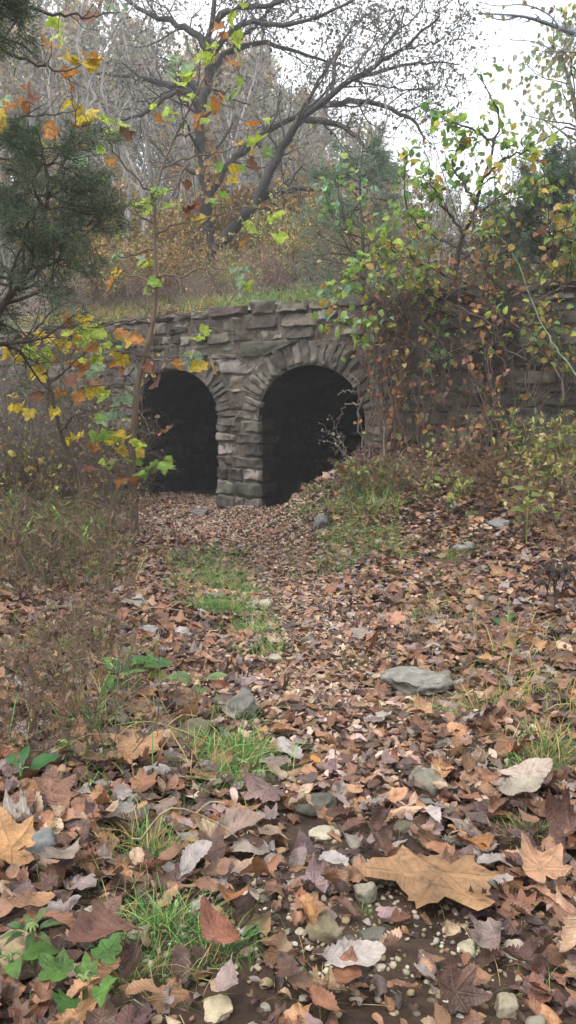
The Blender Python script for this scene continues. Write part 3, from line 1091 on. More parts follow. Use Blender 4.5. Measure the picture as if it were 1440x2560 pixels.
# trodden scraps on the path and in the wash before the tunnels
for n, y0, y1, w, s0, s1 in ((5000, 1.2, 5, .2, .014, .042), (6500, 4.5, 8, .28, .02, .055), (8000, 7.5, 12.4, .7, .025, .065)):
    y = RNG.uniform(y0, y1, n)
    x = path_x(y) + RNG.normal(0, w, n)
    s_, o_ = so(x, y)
    ok = (o_ > -.3) & ~((s_ > -.78) & (s_ < .12) & (o_ < .12)) & ~kept_out(x, y)
    x, y = x[ok], y[ok]
    add_leaves(gl, OAK_F, np.stack([x, y, ground_z(x, y) + RNG.uniform(.002, .018, len(x))], -1), rand_rot(len(x)), RNG.uniform(s0, s1, len(x)), pick(PATHP, len(x), None, .16))
tag(gl.build('fallen_leaves', M_LITTER), 'thick carpet of brown fallen oak and sycamore leaves', 'leaf litter', kind='stuff')

# leaf litter on the embankment, behind the wall top
gl = Geo()
n = 9000
s = RNG.uniform(-14, 9, n)
t = RNG.uniform(.15, 9, n)
x = X0[0] + WD[0] * s - WN[0] * t
y = X0[1] + WD[1] * s - WN[1] * t
add_leaves(gl, OAK_F, np.stack([x, y, hill_z(x, y) + .02], -1), rand_rot(n), RNG.uniform(.05, .12, n), pick(PALH, n, PW))
tag(gl.build('hillside_leaves', M_LITTER), 'brown fallen leaves covering the slope above the wall', 'leaf litter', kind='stuff')

# single leaves that show largest: each an object of its own
NEARM = {}


def leaf_mesh(kind, i):
    if (kind, i) not in NEARM:
        V, T, L = (SYC_N if kind == 'sycamore' else OAK_N)[i]
        g = Geo()
        g.add(V, T=T, L=L)
        NEARM[(kind, i)] = g.mesh('fallen_leaf', M_LITTER)
    return NEARM[(kind, i)]


USED = {}


def place_leaf(p, kind, i, size, cname, chex, az, tilt=(0, 0), lift=.03, label=None):
    o = bpy.data.objects.new('fallen_leaf', leaf_mesh(kind, i))
    COL.objects.link(o)
    o.location = (p[0], p[1], p[2] + lift)
    o.rotation_euler = (tilt[0], tilt[1], az)
    o.scale = (size,) * 3
    c = lin(chex) * random.uniform(.85, 1.15)
    o.color = (*c, 1)
    if label is None:
        st = {'sycamore': ['flat', 'cupped', 'bowed', 'arched', 'curled', 'rippled'], 'oak': ['flat', 'trough-shaped', 'arched', 'rolled', 'folded', 'twisted']}[kind][i]
        kn = 'lobed sycamore' if kind == 'sycamore' else 'toothed oak'
        d = sorted((np.linalg.norm(np.asarray(p)[:2] - q[:2]), nm, q) for q, nm in LAND)
        q = d[0]
        rel = 'downhill of' if p[1] > q[2][1] + .12 else ('in front of' if p[1] < q[2][1] - .12 else 'beside')
        label = f'{st} {cname} {kn} leaf {int(round(q[0] * 100))} cm {rel} {q[1]}'
        if label in USED:
            label = label.replace(' leaf ', ' leaf, ' + ('larger' if size > USED[label] else 'smaller') + ' one, ', 1)
        if len(label.replace('-', '_').split()) > 16:
            label = label.replace('toothed ', '').replace('lobed ', '').replace('trough-shaped', 'bent')
        USED[label] = size
    tag(o, label, 'leaf', 'single fallen leaves lying on the litter')
    return o


HERO = [
    (1120, 2225, 'sycamore', 0, 0.154, '96724f', 2.6, (.0, .0), 'large tan sycamore leaf lying flat and whole on the mud', 'the large tan sycamore leaf'),
    (590, 2310, 'oak', 4, 0.066, '93623c', 3.0, (.5, .15), 'orange brown oak leaf propped upright in the green grass', 'the propped orange leaf'),
    (872, 2478, 'oak', 0, 0.068, '968b84', -1.25, (-.1, .1), 'pale grey toothed oak leaf flat on wet mud', 'the pale grey oak leaf on mud'),
    (585, 2130, 'oak', 4, 0.096, '806a5e', -1.1, (.2, .1), 'big brown toothed oak leaf sloping up from the grass', 'the big sloping oak leaf'),
    (485, 2205, 'oak', 1, 0.061, '9c918c', -.5, (.3, .2), 'silvery grey oak leaf tilted against the grass', None),
    (838, 2225, 'oak', 0, 0.066, 'a09791', .2, (-.3, .1), 'whitish ragged oak leaf beside the knobbly grey stone', None),
    (1075, 2085, 'oak', 1, 0.064, '9a8f89', .3, (-.2, .1), 'pale mauve grey oak leaf hanging over darker leaves', None),
    (730, 1925, 'oak', 0, 0.081, '938983', .8, (.3, .1), 'silver grey oak leaf with a crisp toothed edge on the path', None),
    (1190, 2170, 'oak', 2, 0.061, '85582f', 1.9, (.2, .1), 'amber brown cupped leaf resting on the large tan sycamore leaf', None),
    (790, 1945, 'oak', 0, 0.031, 'b57d3c', .5, (.1, .1), 'small bright orange oval leaf on the path', 'the small bright orange leaf'),
    (1290, 2025, 'oak', 0, 0.086, '8c8272', -1.3, (.1, .1), 'long greenish grey oak leaf arching over a hollow', None),
    (1300, 1985, 'oak', 2, 0.102, '9c8b7e', -1.4, (.1, .2), 'long mauve oak leaf humped over its shadow', None),
    (1060, 1825, 'sycamore', 2, 0.081, 'a8805f', .3, (.1, .1), 'curved tan sycamore leaf in front of the flat-topped grey rock', None),
    (350, 1930, 'sycamore', 0, 0.091, '967151', .4, (.3, .1), 'torn tan sycamore leaf lying across darker leaves', 'the torn tan leaf'),
    (60, 2190, 'sycamore', 1, 0.107, '9c744c', 1.6, (.1, .0), 'wide veined brown sycamore leaf below the bluish grey rock', None),
    (160, 2205, 'oak', 0, 0.081, '776a5f', 2.9, (.3, .1), 'smooth grey oval leaf beside the wide veined sycamore leaf', None),
    (180, 1815, 'sycamore', 0, 0.086, '8b5d48', .9, (.6, .1), 'reddish brown sycamore leaf standing in dead stems', None),
    (690, 2030, 'sycamore', 3, 0.086, '66504b', 1.0, (.1, .1), 'dark purple sycamore leaf plastered on wet litter', None),
    (550, 2410, 'oak', 2, 0.066, '7c4d39', .7, (.2, .2), 'red brown oak leaf with its tip raised over mud', None),
    (280, 2410, 'oak', 4, 0.081, '6d4a3c', 2.2, (.3, .0), 'dark reddish folded leaf below the broken cream stone', None),
    (1360, 2250, 'sycamore', 1, 0.081, '9c765a', .2, (.1, .2), 'tan sycamore leaf with ragged lobes at the picture edge', None),
    (770, 2370, 'oak', 3, 0.046, '926a44', .2, (.1, .2), 'small rolled orange leaf beside the tan gravel stone', None),
]
for (u, v, kind, i, sz, c, az, tl, lab, ld) in HERO:
    p = gp(u, v)
    place_leaf(p, kind, i, sz, '', c, az, tl, .035, lab)
    if ld:
        LAND.append((p, ld))
cnt = len(HERO)
tries = 0
spots = []
while cnt < 290 and tries < 6000:
    tries += 1
    v = 2560 - 1000 * random.random() ** 1.15
    u = random.uniform(-20, 1460)
    p = gp(u, v)
    m = math.exp(-(((p[0] - .1) / .2) ** 2 + ((p[1] - .78) / .13) ** 2))
    if random.random() < .8 * m or any((p[0] - a) ** 2 + (p[1] - b) ** 2 < (.018 + .02 * p[1]) ** 2 for a, b in spots) or kept_out(np.array([p[0]]), np.array([p[1]]))[0]:
        continue
    spots.append((p[0], p[1]))
    kind = 'oak' if random.random() < .72 else 'sycamore'
    k = random.choices(range(len(PAL)), PW)[0]
    place_leaf(p, kind, random.randrange(6), random.uniform(.03, .06) * min(1.1, .74 + .18 * p[1]), PAL[k][0], PAL[k][1],
               random.uniform(0, 6.28), (random.gauss(0, .26), random.gauss(0, .26)), random.uniform(.015, .032))
    cnt += 1

# ------------------------------------------------------------------ grass
GREEN = ['4a7a38', '588a42', '406f36', '6f944a', '86a056']
STRAW = ['a48f5c', 'b39c68', '8f7b50', '7d7a48']


def tuft_geo(geo, p, rad, n, h0, h1, green=.8, zf=ground_z, wide=1.0):
    a = RNG.uniform(0, 2 * math.pi, n)
    r = np.abs(RNG.normal(0, .5, n)) * rad
    x, y = p[0] + r * np.cos(a), p[1] + r * np.sin(a)
    z = zf(x, y)
    lean = np.stack([np.cos(a), np.sin(a), np.zeros(n)], -1) * .6 + RNG.normal(0, .5, (n, 3))
    zv = np.tile(ZV, (n, 1)) + .3 * RNG.normal(0, 1, (n, 3))
    # blade grows along local z: build rotation from lean (local y) and up (local z)
    y_ = lean - zv * np.sum(lean * zv, 1, keepdims=True) / np.sum(zv * zv, 1, keepdims=True)
    R = mats_from(y_, zv)
    isg = RNG.random(n) < green
    c = np.where(isg[:, None], pick(GREEN, n), pick(STRAW, n))
    add_leaves(geo, GRASS, np.stack([x, y, z - .005], -1), R, RNG.uniform(h0, h1, n) * wide, c)


for (u, v, r, n, h0, h1, gr, lab) in TUFTS:
    p = gp(u, v)
    g = Geo()
    tuft_geo(g, p, r * 1.3, int(n * 1.6), h0 * .8, h1 * .8, min(gr * 1.05, .95))
    o = bpy.data.objects.new('grass_tuft', g.mesh('grass_tuft', M_GRASS, p))
    o.location = tuple(p)
    COL.objects.link(o)
    tag(o, lab, 'grass tuft', 'grass tufts in the leaf litter')

gg = Geo()


def patch(us, vs, n_t, spread, h0, h1, gr, cnt=26):
    for _ in range(n_t):
        u = random.uniform(*us)
        v = random.uniform(*vs)
        tuft_geo(gg, gp(u, v), spread, cnt, h0, h1, gr)


patch((420, 600), (1375, 1480), 90, .13, .055, .13, .8)
patch((480, 650), (1440, 1560), 36, .13, .05, .12, .8)
patch((820, 1010), (1290, 1410), 110, .15, .055, .12, .75)
patch((730, 900), (1300, 1460), 45, .13, .05, .12, .7)
patch((740, 900), (1225, 1300), 26, .16, .06, .18, .65)
patch((900, 1000), (1180, 1290), 24, .2, .08, .3, .55)
patch((600, 690), (1480, 1660), 22, .1, .04, .1, .8)
patch((480, 640), (1800, 2000), 26, .06, .03, .08, .85, 18)
patch((300, 480), (2080, 2380), 14, .045, .02, .045, .7, 14)
patch((980, 1200), (1330, 1560), 30, .12, .05, .12, .35)
patch((1000, 1440), (1560, 1800), 22, .12, .04, .12, .25)
patch((0, 330), (1280, 1480), 34, .16, .06, .24, .5, 9)
patch((0, 500), (1560, 2000), 22, .12, .04, .13, .3, 12)
patch((0, 600), (2000, 2540), 26, .06, .02, .05, .4, 14)
patch((700, 1440), (2000, 2540), 22, .05, .012, .035, .2, 10)
tag(gg.build('grass', M_GRASS), 'short green and straw grass growing through the leaf litter', 'grass', kind='stuff')

# grass along the embankment top
gg = Geo()
for _ in range(420):
    s = random.uniform(-7, 8.5)
    t = .12 + abs(random.gauss(0, .9))
    x = X0[0] + WD[0] * s - WN[0] * t
    y = X0[1] + WD[1] * s - WN[1] * t
    tuft_geo(gg, (x, y), .3, 26, .1, .32, .75 if -1.2 < s < 2.5 else .3, zf=hill_z)
tag(gg.build('embankment_grass', M_GRASS), 'tall green and dry grass growing along the top of the wall', 'grass', kind='stuff')

# ------------------------------------------------------------------ plants with stems and leaves
def bld(name, label, cat, base, polys, stemcol, leaves, group=None, sides=5, mat=None, foliage='foliage', stem='stem', bark=None):
    t = thing(name, label, cat, base, group)
    g = Geo()
    add_tubes(g, polys, sides, lin(stemcol))
    g.build(stem, bark or M_TWIG, t)
    if leaves is not None and leaves.n:
        leaves.build(foliage, mat or M_LIVE, t)
    return t


CP = {'G': 'a3b83c', 'g': '7c9c3c', 'Y': 'c9b038', 'O': 'ad7430', 'B': '7a4a2e', 'P': '93ac86', 'D': '4a3a35'}


def px_poly(pts, Ys, n, r0, r1):
    q = spline([at(u, v, Y) for (u, v), Y in zip(pts, Ys)], n)
    return q, np.linspace(r0, r1, n)


def sapling(name, label, cat, trunk, Y, w0, w1, branches, leaves, stemcol, size=(.15, .2), wander=.5, toground=True):
    rg = random.Random(len(leaves))
    tr, rad = px_poly(trunk, [Y] * len(trunk), 40, w0, w1)
    rad = w1 * .45 + (w0 - w1 * .45) * (1 - np.linspace(0, 1, 40)) ** 1.9
    tr[0] = tr[0] - ZV * .1
    sets = [[(tr, rad)]]
    samp = [(np.array(spline(np.array(trunk, float), 60)), np.full(60, Y))]
    for b in branches:
        dY = rg.uniform(-wander, wander)
        Ys = [Y + dY * k / (len(b) - 1) for k in range(len(b))]
        q, rr = px_poly(b, Ys, 18, w1 * .8 + .003, .0025)
        q[1:-1] += RNG.normal(0, .008, q[1:-1].shape)
        samp.append((spline(np.array(b, float), 30), np.linspace(Ys[0], Ys[-1], 30)))
        o_, t_ = [], []
        branch(o_, t_, list(q), list(dirs_of(q)), rr, .32, 1, 1 + (1 if rg.random() < .5 else 0), kids=(3, 4, 2), ratio=1.0, spread=1.0, trop=.05)
        sets.append([(q, rr)] + [(a, np.maximum(c, .0015)) for a, c in o_])
    lv = [[] for _ in sets]
    for (u, v, c) in leaves:
        best = min((float(np.hypot(a[:, 0] - u, a[:, 1] - v).min()), j) for j, (a, b) in enumerate(samp))[1]
        a, b = samp[best]
        k = int(np.argmin(np.hypot(a[:, 0] - u, a[:, 1] - v)))
        src = at(a[k, 0], a[k, 1], b[k])
        dst = at(u, v, b[k] + rg.uniform(-.12, .12))
        sets[best].append((spline([src, (src + dst) / 2 + np.array([0, 0, .03]), dst], 5), np.linspace(.003, .0015, 5)))
        out = dst - src
        for m in range(rg.choice([1, 1, 2]) + (c in 'GYgP')):
            lv[best].append((dst + (RNG.normal(0, .06, 3) if m else 0), unit(unit(out) * .5 + np.array([rg.gauss(0, .5), rg.gauss(0, .4), -.45 + rg.gauss(0, .3)])), np.array([rg.gauss(0, .5), -.6 + rg.gauss(0, .4), .8]),
                             rg.uniform(*size) * (.75 if m else 1), np.clip(lin(CP[c]) * rg.uniform(.85, 1.15), 0, .9)))
    t = thing(name, label, cat, tr[0])
    for j, (polys, ll) in enumerate(zip(sets, lv)):
        g = Geo()
        add_tubes(g, polys, 7 if j == 0 else 5, lin(stemcol))
        o = g.build('branch' if j else 'trunk', M_TWIG if j else M_BARK, t)
        if ll:
            g = Geo()
            add_leaves(g, SYC_M, np.array([x[0] for x in ll]), mats_from(np.array([x[1] for x in ll]), np.array([x[2] for x in ll])), np.array([x[3] for x in ll]), np.array([x[4] for x in ll]))
            f = bpy.data.objects.new('foliage', g.mesh('foliage', M_LIVE, t.location))
            COL.objects.link(f)
            f.parent = o
    return t


yb = gp(340, 1345)[1]
T1 = [(340, 1352), (333, 1250), (330, 1150), (337, 1050), (345, 960), (362, 890), (378, 830), (388, 760), (390, 690), (387, 600), (388, 500), (405, 420), (440, 340), (475, 270), (510, 195), (545, 110), (575, 45), (590, -10)]
B1 = [[(388, 500), (350, 455), (300, 400), (265, 340), (245, 300)], [(388, 590), (430, 565), (520, 545), (620, 520), (680, 545)], [(390, 690), (450, 690), (520, 670), (610, 680)],
      [(384, 800), (420, 780), (480, 790), (560, 770), (620, 700)], [(405, 420), (480, 390), (560, 380), (650, 350)], [(440, 340), (500, 330), (600, 320)], [(475, 270), (440, 230), (450, 160)],
      [(388, 560), (330, 530), (290, 480), (250, 450)], [(390, 720), (340, 690), (285, 700)], [(380, 810), (320, 800), (250, 815), (160, 830), (70, 870)], [(362, 890), (300, 880), (230, 890), (110, 900)],
      [(362, 890), (420, 900), (480, 870)], [(345, 960), (280, 960), (190, 970), (120, 980)], [(337, 1020), (300, 1015), (250, 1030)], [(333, 1080), (270, 1075), (200, 1095)], [(331, 1110), (360, 1105)],
      [(331, 1190), (370, 1175), (415, 1150)], [(331, 1200), (290, 1190), (210, 1170)], [(337, 1075), (380, 1085), (430, 1068)], [(510, 195), (550, 240), (590, 225)], [(388, 620), (300, 640), (270, 590)]]
L1 = [(580, 35, 'G'), (555, 70, 'O'), (590, 80, 'G'), (540, 115, 'G'), (525, 135, 'G'), (590, 125, 'G'), (570, 150, 'O'), (445, 145, 'P'), (470, 160, 'P'), (452, 185, 'G'), (575, 235, 'g'), (540, 248, 'O'),
      (520, 262, 'G'), (460, 250, 'G'), (415, 270, 'G'), (440, 285, 'G'), (495, 290, 'O'), (410, 305, 'O'), (275, 295, 'G'), (300, 310, 'G'), (270, 330, 'G'), (310, 340, 'B'), (255, 370, 'G'), (280, 395, 'O'),
      (335, 160, 'B'), (245, 455, 'G'), (290, 467, 'O'), (630, 358, 'Y'), (655, 345, 'G'), (675, 375, 'g'), (615, 310, 'O'), (625, 400, 'B'), (580, 415, 'Y'), (600, 415, 'g'), (470, 415, 'B'), (400, 485, 'g'),
      (370, 510, 'G'), (368, 522, 'O'), (410, 513, 'G'), (515, 545, 'Y'), (550, 505, 'g'), (480, 510, 'B'), (475, 530, 'B'), (680, 545, 'G'), (630, 570, 'G'), (620, 600, 'O'), (695, 585, 'G'), (672, 518, 'O'),
      (295, 570, 'G'), (310, 510, 'B'), (300, 635, 'P'), (370, 665, 'G'), (376, 700, 'g'), (285, 700, 'O'), (280, 690, 'Y'), (610, 675, 'P'), (600, 690, 'P'), (620, 705, 'G'), (245, 815, 'G'), (260, 830, 'G'), (280, 850, 'g'),
      (230, 830, 'G'), (180, 830, 'O'), (310, 825, 'O'), (345, 840, 'O'), (330, 860, 'Y'), (235, 890, 'G'), (205, 900, 'O'), (290, 905, 'O'), (305, 890, 'Y'), (245, 915, 'P'), (240, 945, 'O'), (180, 940, 'B'),
      (160, 975, 'O'), (195, 980, 'O'), (230, 970, 'Y'), (210, 930, 'O'), (260, 1000, 'G'), (320, 990, 'P'), (300, 1010, 'P'), (285, 1030, 'P'), (250, 1035, 'P'), (275, 1020, 'B'), (240, 1080, 'g'), (265, 1085, 'G'),
      (300, 1080, 'Y'), (200, 1095, 'Y'), (235, 1105, 'O'), (355, 1110, 'G'), (345, 1115, 'Y'), (315, 1125, 'Y'), (280, 1165, 'G'), (310, 1195, 'O'), (305, 1185, 'B'), (350, 1180, 'g'), (370, 1175, 'g'), (395, 1160, 'g'),
      (412, 1155, 'g'), (210, 1170, 'B'), (490, 850, 'G'), (475, 900, 'P'), (435, 905, 'O'), (405, 1075, 'B'), (430, 1066, 'B'), (385, 920, 'B'), (365, 860, 'O'), (400, 940, 'B'), (465, 885, 'g'), (497, 905, 'Y')]
sapling('sycamore_sapling', 'slender sycamore sapling with green and orange leaves in front of the smaller tunnel', 'sapling', T1, yb, .046, .012, B1, L1, '6a5a4c')

T2 = [(222, 1290), (205, 1230), (185, 1170), (150, 1080), (122, 960), (105, 910), (70, 850), (20, 780), (-30, 700)]
B2 = [[(122, 960), (160, 930), (215, 880), (250, 860)], [(105, 910), (60, 890), (20, 870)], [(150, 1080), (190, 1040), (260, 1020)], [(70, 850), (110, 800), (160, 760), (230, 760)], [(130, 985), (90, 980), (30, 990)]]
L2 = [(150, 850, 'Y'), (65, 875, 'G'), (115, 885, 'G'), (110, 930, 'B'), (130, 985, 'B'), (25, 880, 'Y'), (30, 992, 'Y'), (90, 860, 'Y'), (130, 845, 'Y'), (60, 840, 'O'), (170, 870, 'Y'), (190, 860, 'G'), (210, 800, 'Y'), (160, 780, 'O'),
      (205, 815, 'G'), (140, 900, 'O'), (215, 870, 'O'), (90, 920, 'Y'), (250, 870, 'G'), (125, 1020, 'Y'), (75, 1025, 'Y'), (170, 905, 'O')]
sapling('sycamore_sapling', 'leaning dark sycamore sapling with yellow leaves under the dark cedar', 'sapling', T2, yb - .5, .04, .014, B2, L2, '4a3c33')

T3 = [(-130, 1320), (-140, 1000), (-120, 700), (-90, 480), (-60, 380), (-30, 250), (0, 120), (60, 20), (100, -60)]
B3 = [[(-90, 480), (0, 475), (90, 440), (150, 385), (187, 320), (180, 255), (172, 200)], [(-60, 380), (30, 300), (110, 290), (200, 270)], [(150, 385), (210, 345), (225, 300)], [(0, 120), (90, 160), (160, 180), (225, 150)], [(150, 385), (190, 400), (210, 400)],
      [(-60, 380), (0, 395), (60, 400), (110, 380)], [(60, 20), (200, 40), (300, 30)]]
L3 = [(215, 295, 'Y'), (205, 320, 'O'), (115, 315, 'O'), (118, 372, 'Y'), (55, 270, 'O'), (75, 255, 'B'), (45, 265, 'O'), (225, 140, 'O'), (220, 155, 'Y'), (175, 205, 'O'), (180, 190, 'O'), (210, 395, 'P'), (195, 420, 'O'), (105, 350, 'G'),
      (175, 255, 'Y'), (130, 110, 'O'), (200, 150, 'Y'), (145, 85, 'G'), (290, 30, 'P'), (245, 35, 'B'), (5, 305, 'Y'), (40, 315, 'Y'), (95, 250, 'B'), (10, 260, 'P'), (205, 355, 'O'), (190, 310, 'O')]
sapling('sycamore_sapling', 'sycamore sapling rising beside the cedar with a few orange and yellow leaves', 'sapling', T3, yb - 1.3, .05, .016, B3, L3, '4d423a')


# ------------------------------------------------------------------ cedars
def cedar(name, label, trunk_pts, r0, r1, nb, blen, colr, dens=9, droop=-.02, start=.15, bladelen=(.04, .075), wob=.16):
    """trunk_pts: 3-d points; branches all round, each twig dressed with short needles"""
    tr = spline(trunk_pts, 20)
    rad = np.linspace(r0, r1, 20)
    polys, tips = [(tr, rad)], []
    dd = dirs_of(tr)
    for j in range(nb):
        f = start + (1 - start) * (j + RNG.random()) / nb
        k = min(int(f * 19), 18)
        a = RNG.uniform(0, 6.283)
        d = np.array([math.cos(a), math.sin(a), RNG.uniform(.05, .6)])
        L = blen * (1.15 - .75 * f) * RNG.uniform(.6, 1.2)
        grow(polys, tips, tr[k], d, L, rad[k] * .35 + .004, 0, 2, wob=wob, trop=droop, kids=(8, 6), ratio=.46, spread=.8, taper=.3, start=.2, kr=.45)
    t = thing(name, label, 'tree', tr[0])
    g = Geo()
    add_tubes(g, polys, 5, lin('4c4138'))
    g.build('trunk', M_BARK, t)
    P = np.array([a for a, b in tips])
    D = np.array([b for a, b in tips])
    P = np.repeat(P, dens, 0) + RNG.normal(0, .022, (len(P) * dens, 3))
    D = np.repeat(D, dens, 0)
    P = P - D * RNG.uniform(0, .08, (len(P), 1))
    yv = D + RNG.normal(0, .38, D.shape)
    g = Geo()
    add_leaves(g, NEEDLE, P, mats_from(yv, rand_unit(len(P))), RNG.uniform(*bladelen, len(P)) * 1.0, pick(colr, len(P), jit=.2))
    g.build('foliage', M_NEEDLE, t)
    return t


CG = ['47593f', '3a4d38', '566745', '445643', '626d4a']
yc = 6.0
cedar('cedar_tree', 'dark green cedar tree with drooping sprays beside the leaning sapling', [at(-170, 1360, yc), at(-90, 1000, yc), at(-10, 790, yc), at(60, 690, yc), at(105, 570, yc), at(120, 460, yc), at(95, 330, yc)], .045, .008, 50, 1.05, CG, 4, start=.25, bladelen=(.03, .065), wob=.24)
cedar('cedar_tree', 'tall black-green cedar hanging needles over the top corner', [at(-330, 1330, 4.6), at(-310, 700, 4.6), at(-230, 250, 4.6), at(-150, -20, 4.7), at(-100, -200, 4.8)], .1, .03, 34, 1.0, CG, 9, start=.55, bladelen=(.03, .06))


def on_hill(u, Y):
    x = (u - 720) / F * (Y * FW[1] + 0) * 1.0
    # distance along the view axis is close to Y; one correction is enough
    r = ray(u, 900)
    x = r[0] / r[1] * Y
    return np.array([x, Y, float(hill_z(x, Y))])


# cedars on the right, above the wall
p = on_hill(905, 11.4)
cedar('cedar_tree', 'soft grey green young cedar standing above the larger arch', [p, p + [.0, .1, .7], p + [-.05, .1, 1.5], p + [-.02, .1, 2.0]], .035, .006, 40, .95, ['5d7059', '6a7c64', '546853', '778668'], 4, bladelen=(.04, .07), start=.1)
p = on_hill(1370, 9.6)
cedar('cedar_tree', 'low dusky cedar thicket on the embankment above the vine tangle', [p, p + [.05, .1, .4], p + [-.02, .1, .9], p + [.0, .1, 1.25]], .03, .006, 44, .95, ['4a5c49', '56674f', '3f5243'], 6, bladelen=(.04, .07), start=.05)

# ------------------------------------------------------------------ the big forked tree
YT = 19.0
base = on_hill(512, YT)
tr_px = [(518, 640), (512, 560), (518, 490), (514, 440), (502, 370), (500, 300), (512, 240), (525, 190), (520, 120), (530, 40), (545, -60)]
fk_px = [(512, 660), (560, 590), (610, 545), (650, 490), (690, 400), (720, 345), (760, 290), (830, 235), (900, 190), (960, 150), (1040, 95), (1100, 40)]


def limb(pts, n, r0, r1, dY=0.0, Y=YT):
    m = len(pts)
    q = spline([at(u, v, Y + dY * k / (m - 1)) for k, (u, v) in enumerate(pts)], n)
    q[1:-1] += RNG.normal(0, .02, q[1:-1].shape)
    return q, np.linspace(r0, r1, n)


t = thing('forked_tree', 'big dark forked tree leaning over the culvert with withered leaves', 'tree', base)
main = []
q, r = limb(tr_px, 26, .18, .045)
q = np.vstack([base - [0, 0, .3], q])
r = np.concatenate([[.28], r])
main.append((q, r))
q, r = limb(fk_px, 28, .145, .02, -1.5)
q = np.vstack([base - [-.1, 0, .3], q])
r = np.concatenate([[.24], r])
main.append((q, r))
for pts, a, b, dy in [
    ([(512, 235), (470, 208), (430, 215), (370, 200), (300, 190), (240, 185)], .11, .025, 1.0),
    ([(505, 300), (470, 230), (400, 250), (350, 290), (300, 300)], .08, .02, -1.0),
    ([(516, 500), (560, 420), (610, 375), (650, 340), (720, 300), (760, 285)], .09, .05, .6),
    ([(745, 298), (800, 300), (860, 320), (910, 360), (960, 420)], .09, .02, -2.0),
    ([(790, 265), (850, 255), (920, 255), (1000, 280), (1040, 310), (1060, 360)], .08, .02, -1.0),
    ([(900, 190), (960, 178), (1040, 158), (1100, 155), (1150, 160)], .05, .012, .5),
    ([(640, 500), (700, 480), (760, 470), (820, 480), (880, 520)], .1, .02, -2.0),
    ([(620, 535), (690, 520), (740, 530), (790, 560)], .08, .015, 1.0),
    ([(525, 190), (560, 140), (640, 110), (720, 120), (800, 150), (880, 170)], .08, .02, 1.5),
    ([(523, 130), (480, 80), (430, 55), (380, 45), (330, 10), (280, -20)], .09, .03, 1.0),
    ([(528, 60), (600, 20), (680, 10), (760, -20)], .08, .03, -1.0),
    ([(520, 150), (600, 60), (700, 60), (800, 40), (900, -10)], .07, .02, -2.0),
    ([(830, 235), (840, 150), (870, 80), (940, 20)], .05, .015, 1.0),
    ([(515, 470), (470, 420), (420, 400), (360, 330)], .07, .015, 2.0),
    ([(720, 345), (800, 200), (860, 100), (900, 20)], .05, .015, 2.5),
    ([(560, 140), (640, 60), (740, -40)], .05, .02, 0),
    ([(960, 150), (1020, 120), (1090, 105), (1150, 60)], .03, .008, .5), ([(1000, 280), (1060, 270), (1110, 290)], .025, .006, .5), ([(880, 200), (960, 215), (1030, 225), (1090, 215)], .03, .008, -1),
    ([(940, 160), (980, 90), (1040, 40), (1070, -20)], .03, .01, 1), ([(860, 215), (930, 110), (960, 30)], .03, .008, 2),
]:
    main.append(limb(pts, 16, a, b, dy))
polys, tips = list(main), []
for k, (q, r) in enumerate(main):
    dd = dirs_of(q)
    big = k < 2
    branch(polys, tips, list(q), list(dd), r, 2.4 if big else 1.9, 0, 2, kids=(16 if big else 10, 5, 3), ratio=.55, spread=1.0, wob=.3, trop=.02, start=.35 if big else .15, kr=.32)
polys = [(a, np.maximum(b, .007)) for a, b in polys]
g = Geo()
add_tubes(g, [x for x in polys if x[1][0] > .02], 7, lin('3d3936'))
g.build('trunk', M_BARK, t)
g = Geo()
add_tubes(g, [x for x in polys if x[1][0] <= .02], 4, lin('48433f'))
g.build('twigs', M_TWIG, t)
P = np.array([a for a, b in tips])
P = P[(P[:, 2] > 7.4) & (RNG.random(len(P)) < np.clip((P[:, 2] - 6.8) / 3 + .25 * (P[:, 0] > 1), .1, 1))]
P = np.repeat(P, 2, 0)
P = P[RNG.random(len(P)) < .8]
P = P + RNG.normal(0, .3, P.shape)
yv = rand_unit(len(P)) + [0, 0, -.7]
g = Geo()
add_leaves(g, SPECK, P, mats_from(yv, rand_unit(len(P))), RNG.uniform(.045, .10, len(P)), pick(['6b6058', '5b524c', '766a60', '524b46', '6e6a60'], len(P), jit=.2))
g.build('foliage', M_SMALL, t)

# ------------------------------------------------------------------ bare trees on the hillside
ORD = ['first', 'second', 'third', 'fourth', 'fifth', 'sixth', 'seventh', 'eighth', 'ninth', 'tenth', 'eleventh', 'twelfth', 'thirteenth', 'fourteenth', 'fifteenth', 'sixteenth', 'seventeenth',
       'eighteenth', 'nineteenth', 'twentieth', 'twenty-first', 'twenty-second', 'twenty-third', 'twenty-fourth', 'twenty-fifth', 'twenty-sixth', 'twenty-seventh', 'twenty-eighth', 'twenty-ninth', 'thirtieth',
       'thirty-first', 'thirty-second', 'thirty-third', 'thirty-fourth', 'thirty-fifth', 'thirty-sixth', 'thirty-seventh', 'thirty-eighth', 'thirty-ninth', 'fortieth'] + [f'{x}th' for x in range(41, 160)]


